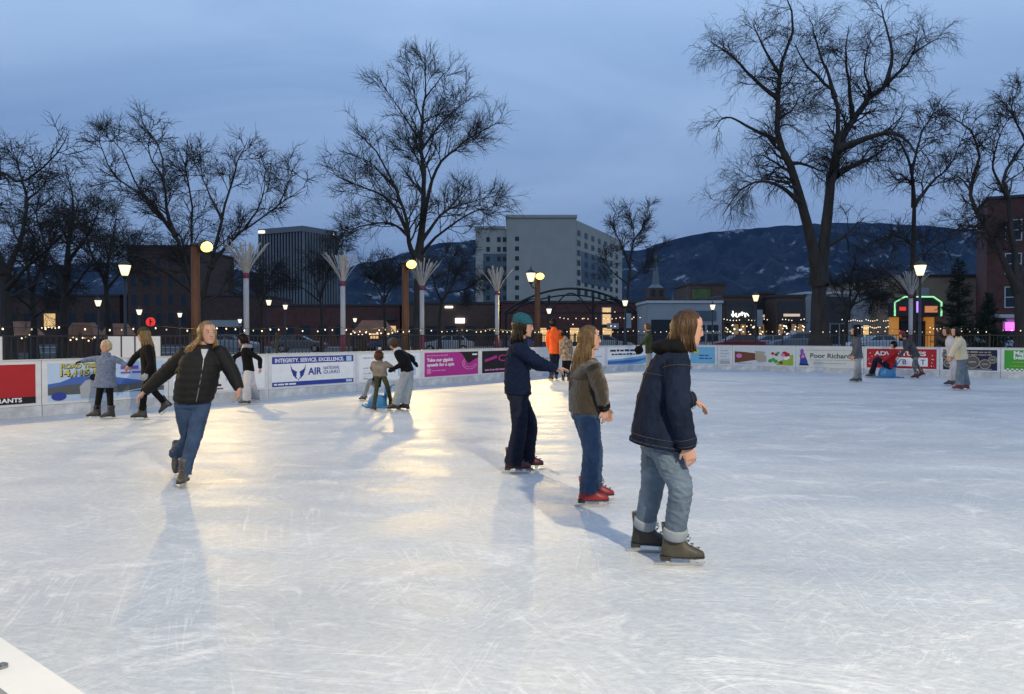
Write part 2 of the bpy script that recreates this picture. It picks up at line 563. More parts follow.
P_PALE = flat('pale_blue', (0.45, 0.58, 0.74)); P_YEL = flat('yellow', (0.62, 0.52, 0.06)); P_PURP = flat('violet', (0.20, 0.10, 0.42))
P_GRN = flat('green', (0.06, 0.33, 0.05)); P_LIME = flat('lime', (0.30, 0.42, 0.05)); P_BRN = flat('brown', (0.17, 0.06, 0.035))
P_TAN = flat('tan', (0.42, 0.36, 0.27)); P_DKG = flat('dark_grey', (0.10, 0.11, 0.11)); P_MBLU = flat('mid_blue', (0.07, 0.14, 0.42))
P_GOLD = flat('dull_gold', (0.34, 0.29, 0.20)); P_INK = flat('ink_navy', (0.02, 0.025, 0.06)); P_CRM = flat('cream', (0.62, 0.62, 0.56))
BH = 1.04
CAPW = 0.06

def shape(name, parent, m, poly, y):
    """flat printed or applied shape on a banner, x,z polygon"""
    b = MB(); b.prism(poly, 0.002, 'y', y - 0.002)
    return b.build(name, m, parent)
def ell(cx, cz, rx, rz, n=20, a0=0.0, a1=2 * math.pi):
    return [(cx + rx * math.cos(a0 + (a1 - a0) * i / n), cz + rz * math.sin(a0 + (a1 - a0) * i / n)) for i in range(n)]
def rect(x0, x1, z0, z1):
    return [(x0, z0), (x1, z0), (x1, z1), (x0, z1)]
def ringshape(name, parent, m, cx, cz, r, w, y, n=24):
    b = MB()
    for i in range(n):
        a, c = 2 * math.pi * i / n, 2 * math.pi * (i + 1) / n
        b.prism([(cx + r * math.cos(a), cz + r * math.sin(a)), (cx + r * math.cos(c), cz + r * math.sin(c)),
                 (cx + (r - w) * math.cos(c), cz + (r - w) * math.sin(c)), (cx + (r - w) * math.cos(a), cz + (r - w) * math.sin(a))], 0.002, 'y', y - 0.002)
    return b.build(name, m, parent)

def lines(parent, m, x, z, w, h, y, seed=1):
    """a line of print too small to read: word-sized dashes"""
    rnd = random.Random(seed * 7 + int(x * 100)); b = MB(); q = x
    while q < x + w - h:
        l = min(x + w - q, h * rnd.uniform(1.2, 4.5))
        b.prism(rect(q, q + l, z, z + h * rnd.uniform(.6, .9)), 0.002, 'y', y - 0.004)
        q += l + h * .5
    return b.build('small_print', m, parent)

def board_panel(s0, s1, ad, label):
    a, b = RING.at(s0), RING.at(s1)
    d = b - a; L = d.length; ang = math.atan2(d.y, d.x)
    root = empty('dasher_board', (a.x, a.y, 0), ang, label, 'rink board', 'dasher boards around the rink')
    g = 0.006
    MB().bb(g, L - g, 0.0, 0.05, 0.20, BH - 0.025).build('panel', m_board, root)
    MB().bb(g, L - g, -0.012, 0.05, 0.0, 0.195).build('kick_plate', m_kick, root)
    c = MB(); c.bb(0.002, L - 0.002, -0.015, CAPW - 0.015, BH - 0.022, BH); c.build('cap_rail', m_cap, root)
    f = MB()
    for x in (0.06, L / 2, L - 0.06):
        f.bb(x - 0.03, x + 0.03, 0.053, 0.11, 0, BH - 0.06)
        f.tube([(x, 0.08, BH - 0.2), (x, 0.62, 0.0)], 0.02, 6)
    f.build('support_frame', m_frame, root)
    if ad:
        x0, x1, z0, z1 = 0.10, L - 0.10, 0.25, BH - 0.085
        ad(root, x0, x1, z0, z1, -0.004)
    return root

def plate(root, m, x0, x1, z0, z1, y=-0.004):
    return MB().bb(x0, x1, y, -0.0005, z0, z1).build('banner', m, root)

def ad_red(root, x0, x1, z0, z1, y):
    w = x1 - x0; h = z1 - z0
    p = plate(root, P_RED, x0, x1, z0, z1)
    shape('print_band', p, P_BLK, rect(x0, x1, z0 + 0.0, z0 + 0.17 * h), y - 0.001)
    lettering('RESTAURANTS', 0.105, P_WHT, p, (x1 - 1.07, y - 0.004, z0 + 0.035), width=.84, bold=0.003)
    ringshape('print_emblem', p, P_WHT, x1 - .74, z0 + 0.60 * h, 0.16, 0.06, y - 0.001)
def ad_road(root, x0, x1, z0, z1, y):
    w = x1 - x0; h = z1 - z0
    p = plate(root, P_PALE, x0, x1, z0, z1)
    X = lambda t: x0 + w * t
    Z = lambda t: z0 + h * t
    shape('print_mountain', p, P_MBLU, [(X(0), Z(0.22)), (X(1), Z(0.22)), (X(1), Z(0.50)), (X(.85), Z(.44)), (X(.7), Z(.50)), (X(.55), Z(.58)), (X(.42), Z(.55)), (X(.3), Z(.64)), (X(.2), Z(.62)), (X(.1), Z(.5)), (X(0), Z(.46))], y - 0.001)
    shape('print_slope', p, P_DKG, [(X(0), Z(.17)), (X(1), Z(.14)), (X(1), Z(.45)), (X(.8), Z(.42)), (X(.6), Z(.36)), (X(.35), Z(.44)), (X(.15), Z(.42)), (X(0), Z(.36))], y - 0.0035)
    shape('print_track', p, P_LGREY, [(X(.62), Z(.16)), (X(.68), Z(.16)), (X(1), Z(.28)), (X(1), Z(.31))], y - 0.006)
    shape('print_figure', p, P_GREY, [(X(.26), Z(.05)), (X(.42), Z(.05)), (X(.46), Z(.3)), (X(.44), Z(.48)), (X(.37), Z(.56)), (X(.30), Z(.52)), (X(.25), Z(.36))], y - 0.0085)
    shape('print_head', p, P_BLK, ell(X(.365), Z(.60), 0.07, 0.065, 12), y - 0.011)
    lettering('ROAD TRIP TO', 0.125, P_BLK, p, (X(.10) + .008, y - 0.004, Z(.865) - .008), width=0.86, bold=0.006)
    lettering('ROAD TRIP TO', 0.125, P_YEL, p, (X(.10), y - 0.007, Z(.865)), width=0.86, bold=0.001)
    lettering('14,115 FEET', 0.165, P_BLK, p, (X(.08) + .012, y - 0.004, Z(.665) - .012), width=1.0, bold=0.009)
    lettering('14,115 FEET', 0.165, P_YEL, p, (X(.08), y - 0.007, Z(.665)), width=1.0, bold=0.003)
    lines(p, P_PURP, X(.60), Z(.78), .7, .11, y)
    lines(p, P_PURP, X(.60), Z(.66), .75, .06, y)
    shape('print_seal', p, P_NAVY, ell(X(.085), Z(.13), 0.13, 0.08, 18), y - 0.0085)
def ad_smalltext(root, x0, x1, z0, z1, y):
    w = x1 - x0
    p = plate(root, P_WHT, x0, x1, z0, z1)
    shape('print_stripe', p, P_BRN, rect(x0 + .05 * w, x0 + .52 * w, z0 + .03, z0 + .06), y - 0.001)
    shape('print_stripe', p, P_INK, rect(x0 + .05 * w, x0 + .50 * w, z0 + .10, z0 + .15), y - 0.001)
    lines(p, P_GREY, x0 + .62 * w, z0 + .34, .5, .05, y)
def ad_guard(root, x0, x1, z0, z1, y):
    w = x1 - x0; h = z1 - z0
    p = plate(root, P_WHT, x0, x1, z0, z1)
    shape('print_band', p, P_NAVY, rect(x0, x1, z1 - .235 * h, z1), y - 0.001)
    shape('print_band', p, P_NAVY, rect(x0, x1, z0, z0 + .15 * h), y - 0.001)
    lettering('INTEGRITY. SERVICE. EXCELLENCE.', 0.13, P_WHT, p, (x0 + .03 * w, y - 0.004, z1 - .185 * h), width=.84 * w, bold=0.003)
    lines(p, P_WHT, x0 + .02 * w, z0 + .045 * h, .26 * w, .05, y)
    shape('print_square', p, P_PALE, rect(x0 + .905 * w, x0 + .975 * w, z1 - .21 * h, z1 - .03 * h), y - 0.0035)
    shape('print_square', p, P_PALE, rect(x0 + .90 * w, x0 + .98 * w, z0 + .03 * h, z0 + .12 * h), y - 0.0035)
    # winged emblem
    cx, cz = x0 + .30 * w, z0 + .50 * h
    for sx in (-1, 1):
        for k in range(3):
            q = k * .055
            poly = [(cx + sx * (.03 + q * .3), cz - .02 - q), (cx + sx * .06, cz - .075 - q), (cx + sx * (.20 - q * .4), cz + .01 - q), (cx + sx * (.225 - q * .5), cz + .17 - q * 1.4), (cx + sx * (.17 - q * .4), cz + .05 - q)]
            if sx < 0: poly = poly[::-1]
            shape('print_wing', p, P_NAVY, poly, y - 0.001)
    for k in range(3):
        shape('print_star', p, P_NAVY, ell(cx - .045 + .045 * k, cz - .17 + (.0 if k != 1 else -.035), .02, .02, 5), y - 0.001)
    lettering('AIR', 0.24, P_NAVY, p, (x0 + .42 * w, y - 0.004, z0 + .36 * h), width=.17 * w, bold=0.006)
    lettering('NATIONAL', 0.115, P_NAVY, p, (x0 + .605 * w, y - 0.004, z0 + .515 * h), width=.21 * w)
    lettering('GUARD', 0.125, P_NAVY, p, (x0 + .605 * w, y - 0.004, z0 + .36 * h), width=.21 * w)
def ad_notice(root, x0, x1, z0, z1, y):
    w = x1 - x0; h = z1 - z0
    p = plate(root, P_WHT, x0, x1, z0, z1)
    lines(p, P_GREY, x0 + .06 * w, z1 - .16 * h, .34 * w, .05, y)
    for k in range(5):
        lines(p, P_LGREY if k % 2 else P_GREY, x0 + .06 * w, z0 + (.06 + .1 * k) * h, (.36 - .03 * (k % 3)) * w, .04, y, k)
    shape('print_square', p, P_PALE, rect(x0 + .62 * w, x0 + .93 * w, z0 + .12 * h, z1 - .1 * h), y - 0.001)
def ad_pink(root, x0, x1, z0, z1, y):
    w = x1 - x0; h = z1 - z0
    X = lambda t: x0 + w * t
    Z = lambda t: z0 + h * t
    p = plate(root, P_PINK, x0, x1, z0, z1)
    shape('print_corner', p, P_BLK, [(X(.60), Z(1)), (X(.68), Z(.92)), (X(.73), Z(.74)), (X(.76), Z(.58)), (X(.82), Z(.50)), (X(.9), Z(.62)), (X(1), Z(.74)), (X(1), Z(1))], y - 0.001)
    ringpts = 22
    for k, (rx, rz, m_) in enumerate([(.22, .20, P_LPINK), (.17, .13, P_LPINK)]):
        b = MB()
        for i in range(ringpts):
            a, c = math.pi * (0.75 + 1.2 * i / ringpts), math.pi * (0.75 + 1.2 * (i + 1) / ringpts)
            q = lambda an, f: (X(.83) + rx * 1.6 * f * math.cos(an), Z(.50) + rz * f * math.sin(an))
            b.prism([q(a, 1), q(c, 1), q(c, .88), q(a, .88)], 0.002, 'y', y - 0.0055)
        b.build('print_swirl', P_LPINK, p)
    lines(p, P_LPINK, X(.04), Z(.85), .38 * w, .045, y)
    lettering('Take our gigabit', 0.13, P_WHT, p, (X(.04), y - 0.004, Z(.63)), width=.47 * w, bold=0.004)
    lettering('speeds for a spin', 0.13, P_WHT, p, (X(.04), y - 0.004, Z(.43)), width=.49 * w, bold=0.004)
    shape('print_square', p, P_LPINK, rect(X(.04), X(.11), Z(.12), Z(.34)), y - 0.001)
    lines(p, P_LPINK, X(.13), Z(.22), .24 * w, .05, y)
    lines(p, P_WHT, X(.88), Z(.84), .10 * w, .06, y - .002)
def ad_black(root, x0, x1, z0, z1, y):
    w = x1 - x0; h = z1 - z0
    p = plate(root, P_BLK, x0, x1, z0, z1)
    shape('print_slash', p, P_PINK, [(x0 + .05 * w, z0 + .5 * h), (x0 + .28 * w, z0 + .66 * h), (x0 + .28 * w, z0 + .80 * h), (x0 + .05 * w, z0 + .62 * h)], y - 0.001)
    lettering('CITY', 0.30, P_PINK, p, (x0 + .30 * w, y - 0.004, z0 + .52 * h), width=.5 * w, bold=0.004)
    lines(p, P_LPINK, x0 + .05 * w, z0 + .10 * h, .8 * w, .07, y)
def ad_white(root, x0, x1, z0, z1, y):
    w = x1 - x0; h = z1 - z0
    p = plate(root, P_LGREY, x0, x1, z0, z1)
    lines(p, P_GREY, x0 + .08 * w, z0 + .5 * h, .5 * w, .10, y)
    lines(p, P_GREY, x0 + .08 * w, z0 + .28 * h, .45 * w, .08, y)
    shape('print_square', p, P_NAVY, rect(x0 + .66 * w, x0 + .9 * w, z0 + .2 * h, z0 + .8 * h), y - 0.001)
def ad_wave(root, x0, x1, z0, z1, y):
    w = x1 - x0; h = z1 - z0
    X = lambda t: x0 + w * t
    Z = lambda t: z0 + h * t
    p = plate(root, P_WHT, x0, x1, z0, z1)
    shape('print_wave', p, P_SKY, [(X(0), Z(0)), (X(.75), Z(0)), (X(.95), Z(.2)), (X(1), Z(.55)), (X(.8), Z(.5)), (X(.55), Z(.42)), (X(.3), Z(.34)), (X(0), Z(.3))], y - 0.001)
    shape('print_wave', p, P_MBLU, [(X(0), Z(.05)), (X(.6), Z(.1)), (X(.9), Z(.35)), (X(.5), Z(.27)), (X(0), Z(.2))], y - 0.0035)
    lines(p, P_INK, X(.05), Z(.76), .62 * w, .11, y)
    lines(p, P_INK, X(.08), Z(.56), .6 * w, .08, y)
def ad_blue(root, x0, x1, z0, z1, y):
    w = x1 - x0; h = z1 - z0
    p = plate(root, P_SKY, x0, x1, z0, z1)
    lines(p, P_NAVY, x0 + .36 * w, z0 + .45 * h, .42 * w, .06, y)
    lines(p, P_NAVY, x0 + .36 * w, z0 + .28 * h, .52 * w, .06, y)
    shape('print_leaf', p, P_YEL, ell(x0 + .2 * w, z0 + .74 * h, .16, .09, 14), y - 0.001)
def ad_halfgrey(root, x0, x1, z0, z1, y):
    w = x1 - x0; h = z1 - z0
    p = plate(root, P_LGREY, x0, x1, z0, z1)
    for k in range(4):
        lines(p, P_GREY, x0 + .12 * w, z0 + (.25 + .17 * k) * h, (.76 - .1 * (k % 2)) * w, .05, y, k)
    shape('print_band', p, P_GREY, rect(x0, x1, z0, z0 + .2 * h), y - 0.001)
def ad_fruit(root, x0, x1, z0, z1, y):
    w = x1 - x0; h = z1 - z0
    X = lambda t: x0 + w * t
    Z = lambda t: z0 + h * t
    p = plate(root, P_LGREY, x0, x1, z0, z1)
    shape('print_barn', p, P_BRN, [(X(0), Z(.08)), (X(.42), Z(.30)), (X(.36), Z(.66)), (X(.2), Z(.72)), (X(0), Z(.76))], y - 0.001)
    shape('print_barn', p, P_TAN, [(X(.42), Z(.12)), (X(.56), Z(.20)), (X(.54), Z(.75)), (X(.36), Z(.80)), (X(.36), Z(.35))], y - 0.0035)
    shape('print_oval', p, P_LPINK, ell(X(.08), Z(.50), .13, .09, 14), y - 0.0055)
    shape('print_meadow', p, P_LIME, [(X(.72), Z(0)), (X(1), Z(0)), (X(1), Z(.62)), (X(.92), Z(.55)), (X(.85), Z(.35)), (X(.74), Z(.18))], y - 0.001)
    rnd = random.Random(4)
    for k, (cx, cz, r, m_) in enumerate([(.56, .62, .1, P_LGREY), (.66, .66, .07, P_RED), (.72, .60, .07, P_BRN), (.75, .70, .06, P_GRN), (.86, .68, .10, P_RED), (.90, .60, .11, P_RED), (.83, .58, .08, P_LPINK),
                                       (.62, .24, .09, P_GRN), (.67, .32, .08, P_GRN), (.71, .22, .09, P_GRN), (.80, .15, .08, P_BRN), (.88, .38, .08, P_WHT), (.92, .44, .07, P_WHT)]):
        shape('print_fruit', p, m_, [(a, b_) for a, b_ in ell(X(cx), Z(cz), r, r * .8, 9)], y - 0.0055 - 0.0006 * k)
    shape('print_band', p, P_GREY, rect(X(.05), X(.30), Z(.05), Z(.10)), y - 0.0035)
def ad_poor(root, x0, x1, z0, z1, y):
    w = x1 - x0; h = z1 - z0
    X = lambda t: x0 + w * t
    Z = lambda t: z0 + h * t
    p = plate(root, P_CRM, x0, x1, z0, z1)
    shape('print_line', p, P_GREY, rect(X(.12), X(.97), Z(.86), Z(.89)), y - 0.001)
    shape('print_line', p, P_GREY, rect(X(.18), X(.97), Z(.33), Z(.36)), y - 0.001)
    lettering("Poor Richard's", 0.25, P_DKG, p, (X(.19), y - 0.004, Z(.46)), width=.72 * w, bold=0.006)
    lines(p, P_GREY, X(.24), Z(.14), .55 * w, .05, y)
    shape('print_figure', p, P_NAVY, [(X(.02), Z(.08)), (X(.16), Z(.08)), (X(.15), Z(.28)), (X(.12), Z(.5)), (X(.03), Z(.45))], y - 0.001)
    shape('print_figure', p, P_PURP, [(X(.03), Z(.45)), (X(.12), Z(.5)), (X(.10), Z(.72)), (X(.04), Z(.7))], y - 0.0035)
    shape('print_figure', p, P_RED, [(X(.02), Z(.50)), (X(.06), Z(.46)), (X(.07), Z(.62)), (X(.03), Z(.64))], y - 0.006)
    shape('print_figure', p, P_LPINK, ell(X(.075), Z(.52), .06, .07, 10), y - 0.0085)
    shape('print_head', p, P_PURP, ell(X(.06), Z(.80), .07, .11, 12), y - 0.001)
    shape('print_figure', p, P_BLK, rect(X(.015), X(.17), Z(.03), Z(.11)), y - 0.0035)
def ad_red2(root, x0, x1, z0, z1, y):
    w = x1 - x0; h = z1 - z0
    X = lambda t: x0 + w * t
    Z = lambda t: z0 + h * t
    p = plate(root, P_RED, x0, x1, z0, z1)
    lettering('ADVENTURES', 0.21, P_WHT, p, (X(.12), y - 0.004, Z(.66)), width=.74 * w, bold=0.006)
    shape('print_panel', p, P_WHT, rect(X(.30), X(.88), Z(.12), Z(.56)), y - 0.001)
    for ch, m_, q in (('B', P_DKG, .52), ('T', P_MBLU, .78)):
        lettering(ch, 0.25, m_, p, (X(q), y - 0.006, Z(.22)), bold=0.004)
    rnd = random.Random(8)
    for k in range(16):
        sx = rnd.choice([rnd.uniform(.02, .11), rnd.uniform(.90, .98)])
        shape('print_dot', p, P_LPINK if k % 2 else P_WHT, ell(X(sx), Z(rnd.uniform(.06, .94)), .018, .018, 6), y - 0.001)
def ad_gear(root, x0, x1, z0, z1, y):
    w = x1 - x0; h = z1 - z0
    X = lambda t: x0 + w * t
    Z = lambda t: z0 + h * t
    p = plate(root, P_INK, x0, x1, z0, z1)
    lines(p, P_GOLD, X(.34), Z(.85), .58 * w, .06, y)
    lines(p, P_GOLD, X(.40), Z(.72), .5 * w, .06, y)
    for k, (cx, cz, r) in enumerate([(.08, .74, .17), (.10, .32, .15), (.55, .40, .22), (.78, .30, .17), (.92, .52, .13)]):
        ringshape('print_ring', p, P_GOLD, X(cx), Z(cz), r, .03, y - 0.001)
        shape('print_disc', p, P_DKG, ell(X(cx), Z(cz), r * .78, r * .78, 18), y - 0.001)
        shape('print_bar', p, P_GOLD, rect(X(cx) - r * .5, X(cx) + r * .5, Z(cz) - .025, Z(cz) + .025), y - 0.0035)
    shape('print_line', p, P_GREY, rect(X(.3), X(.9), Z(.04), Z(.07)), y - 0.001)
def ad_green(root, x0, x1, z0, z1, y):
    w = x1 - x0; h = z1 - z0
    X = lambda t: x0 + w * t
    Z = lambda t: z0 + h * t
    p = plate(root, P_GRN, x0, x1, z0, z1)
    lettering('Make', 0.19, P_WHT, p, (X(.16), y - 0.004, Z(.77)), width=.30 * w, bold=0.006)
    lettering('believe', 0.19, P_WHT, p, (X(.16), y - 0.004, Z(.57)), width=.40 * w, bold=0.006)
    lines(p, P_LIME, X(.14), Z(.40), .5 * w, .05, y)
    lines(p, P_LIME, X(.10), Z(.22), .6 * w, .04, y)
    n = 24
    for r in range(2):
        for i in range(n):
            if (i + r) % 2 == 0:
                shape('print_check', p, P_WHT, rect(X(i / n), X((i + 1) / n), Z(.06 * r), Z(.06 * (r + 1))), y - 0.001)

BOARDS = [
    (41, 'L', ad_red, 'dasher board with dark red restaurants banner at the picture edge'),
    (168, None, ad_road, 'dasher board with the blue mountain road trip banner behind the hand-holding pair'),
    (268, None, ad_smalltext, 'mostly white dasher board with faint small print behind the woman in black puffer jacket'),
    (356, None, ad_guard, 'dasher board with the white and navy winged emblem banner'),
    (422, None, ad_notice, 'dasher board with faint grey notice text behind the embracing skaters'),
    (480, None, ad_pink, 'dasher board with the magenta internet banner'),
    (533, None, ad_black, 'dasher board with black banner and pink lettering beside the magenta banner'),
    (577, None, ad_white, 'pale grey dasher board banner behind the skater in orange jacket'),
    (606, None, ad_smalltext, 'narrow white dasher board behind the blonde skater in brown fleece'),
    (655, None, ad_wave, 'dasher board with blue wave banner near the far corner'),
    (688, None, ad_white, 'dasher board hidden mostly behind the skater in the denim jacket'),
    (717.5, None, ad_blue, 'dasher board with sky blue banner in front of the pale low shop'),
    (732.5, None, ad_halfgrey, 'narrow half dasher board with grey rules notice'),
    (796, None, ad_fruit, 'dasher board with brown barn and fruit picture banner'),
    (864, None, ad_poor, 'dasher board with cream bookshop banner and small purple figure'),
    (940, None, ad_red2, 'dasher board with bright red dotted banner behind the pushed sled seat'),
    (1001, None, ad_gear, 'dasher board with ink navy banner of gold rings behind the cream sweater'),
    (1067, None, ad_green, 'dasher board with green banner and white checkered edge'),
]
s_prev = RING.of_px(41) - 2.44
for px, _, ad, lab in BOARDS:
    s1 = RING.of_px(px)
    board_panel(s_prev, s1, ad, lab)
    s_prev = s1
# the rest of the ring: plain boards round the right side and the near end up to the left side again
s_end = RING.L + RING.of_px(41) - 2.44
n_rest = int(round((s_end - s_prev) / 2.3))
_tens = ['first', 'second', 'third', 'fourth', 'fifth', 'sixth', 'seventh', 'eighth', 'ninth', 'tenth', 'eleventh', 'twelfth', 'thirteenth', 'fourteenth', 'fifteenth', 'sixteenth', 'seventeenth', 'eighteenth', 'nineteenth', 'twentieth']
ORD = _tens + ['twenty-' + t for t in _tens[:9]] + ['thirtieth'] + ['thirty-' + t for t in _tens[:9]]
for k in range(n_rest):
    a = s_prev + (s_end - s_prev) * k / n_rest
    b = s_prev + (s_end - s_prev) * (k + 1) / n_rest
    mid = RING.at((a + b) / 2)
    o = board_panel(a, b, None, 'plain white dasher board, %s after the green checkered banner going round the rink' % ORD[k])
    if math.hypot(mid.x + 0.8, mid.y - 1.2) < 1.25:
        o['label'] = 'plain white dasher board with bolted cap rail close to the viewer'
        pa, pb = RING.at(a), RING.at(b); L = (pb - pa).length
        for x in np.arange(0.05, L, 0.155):
            bo = MB(); bo.tube([(0, 0, 0), (0, 0, 0.004)], 0.008, 10); bo.tube([(0, 0, 0.004), (0, 0, 0.006)], 0.0045, 6)
            bo.build('bolt', m_bolt, o, loc=(float(x), 0.022, BH))

# ------------------------------------------------------------------ black iron fence behind the boards
m_iron = mat('black_iron', (0.012, 0.012, 0.013), 0.5, 0.2, 20)
m_bulb = mat('warm_bulb', (0.9, 0.8, 0.6), 0.4, 0.0, emis=(1.0, 0.78, 0.46), emis_s=1.9)
m_wire = mat('black_wire', (0.01, 0.01, 0.01), 0.6, 0.0)
FH = 1.52
f0, f1 = FENCE_RING.of_px(-60), FENCE_RING.of_px(1075)
nsec = int((f1 - f0) / 2.4)
def fence_mesh(L):
    b = MB()
    n = int(L / 0.115)
    for i in range(1, n):
        x = L * i / n
        b.bb(x - 0.009, x + 0.009, -0.009, 0.009, 0.10, FH - 0.05)
    return b.mesh('bars')
_seclen = (f1 - f0) / nsec
_bars = fence_mesh(_seclen); _bars.materials.append(m_iron)
WORDS = ['first', 'second', 'third', 'fourth', 'fifth', 'sixth', 'seventh', 'eighth', 'ninth', 'tenth', 'eleventh', 'twelfth', 'thirteenth', 'fourteenth', 'fifteenth', 'sixteenth', 'seventeenth', 'eighteenth', 'nineteenth', 'twentieth']
for k in range(nsec):
    a = FENCE_RING.at(f0 + _seclen * k); b = FENCE_RING.at(f0 + _seclen * (k + 1))
    d = b - a; ang = math.atan2(d.y, d.x); L = d.length
    lab = ('%s black iron fence section counted from the picture\'s left edge' % WORDS[k]) if k < len(WORDS) else ('%s black iron fence section counted from the picture\'s right edge' % WORDS[min(nsec - 1 - k, 19)])
    o = empty('iron_fence', (a.x, a.y, -0.03), ang, lab, 'fence', 'iron fence sections around the rink')
    MB().bb(-0.03, 0.03, -0.03, 0.03, 0, FH + 0.04).build('post', m_iron, o)
    MB().bb(0.031, L - 0.031, -0.015, 0.015, FH - 0.05, FH - 0.015).build('top_rail', m_iron, o)
    MB().bb(0.031, L - 0.031, -0.014, 0.014, 0.08, 0.11).build('bottom_rail', m_iron, o)
    bo = link('bars', _bars, None, o); bo['kind'] = 'stuff'
# string of bulbs along the fence top
SL = empty('string_lights', (FENCE_RING.at(f0).x, FENCE_RING.at(f0).y, 0), 0, 'string of warm white bulbs running along the top of the iron fence', 'string lights')
_bm = MB(); _bm.ball((0, 0, 0), (0.016, 0.016, 0.022), 8, 6)
_bme = _bm.mesh('bulb', True); _bme.materials.append(m_bulb)
_bme2 = _bm.mesh('bulb', True); _bme2.materials.append(mat('dim_bulb', (0.6, 0.5, 0.35), 0.4, 0.0, emis=(1.0, 0.72, 0.38), emis_s=0.55))
rb_ = random.Random(12)
wire = MB(); o0 = SL.location
nb = int((f1 - f0) / 0.26)
for k in range(nb):
    p = FENCE_RING.at(f0 + (f1 - f0) * k / nb); q = FENCE_RING.at(f0 + (f1 - f0) * (k + 1) / nb)
    sag = 0.03 * math.sin(k * 0.9)
    za, zb = 1.66 + 0.03 * math.sin(k * 0.9), 1.66 + 0.03 * math.sin((k + 1) * 0.9)
    wire.tube([(p.x - o0.x, p.y - o0.y, za), (q.x - o0.x, q.y - o0.y, zb)], 0.006, 4)
    if rb_.random() < 0.88:
        bo_ = link('bulb', _bme if rb_.random() < .62 else _bme2, None, SL, (p.x - o0.x, p.y - o0.y, za - 0.04 - rb_.uniform(0, .03)))
for k in range(0, nb, 9):
    p = FENCE_RING.at(f0 + (f1 - f0) * k / nb)
    wire.tube([(p.x - o0.x, p.y - o0.y, 1.4), (p.x - o0.x, p.y - o0.y, 1.69)], 0.008, 4)
wire.build('wire', m_wire, SL)

# white site screens standing behind the boards on the left
m_screen = mat('white_screen', (0.72, 0.73, 0.74), 0.5, 0.06, 2)
for pxa, pxb, lab in ((-40, 3, 'tall white screen panel behind the boards at the picture edge'), (107, 161, 'tall white screen panel behind the hand-holding pair')):
    path = Path(ring_path(1.2))
    a, b = path.at(path.of_px(pxa)), path.at(path.of_px(pxb))
    d = b - a
    o = empty('white_screen', (a.x, a.y, -0.03), math.atan2(d.y, d.x), lab, 'screen')
    n = max(2, int(d.length / 0.28))
    for i in range(n):
        MB().bb(d.length * i / n + .012, d.length * (i + 1) / n - .012, 0, 0.03, 0.05, 1.48).build('panel', m_screen, o)
    MB().bb(0, d.length, 0.031, 0.07, 1.36, 1.42).build('rail', m_iron, o)
    st = MB()
    for i in range(n + 1): st.bb(d.length * i / n - .012, d.length * i / n + .012, -0.012, 0.030, 0, 1.5)
    st.build('frame', m_iron, o)
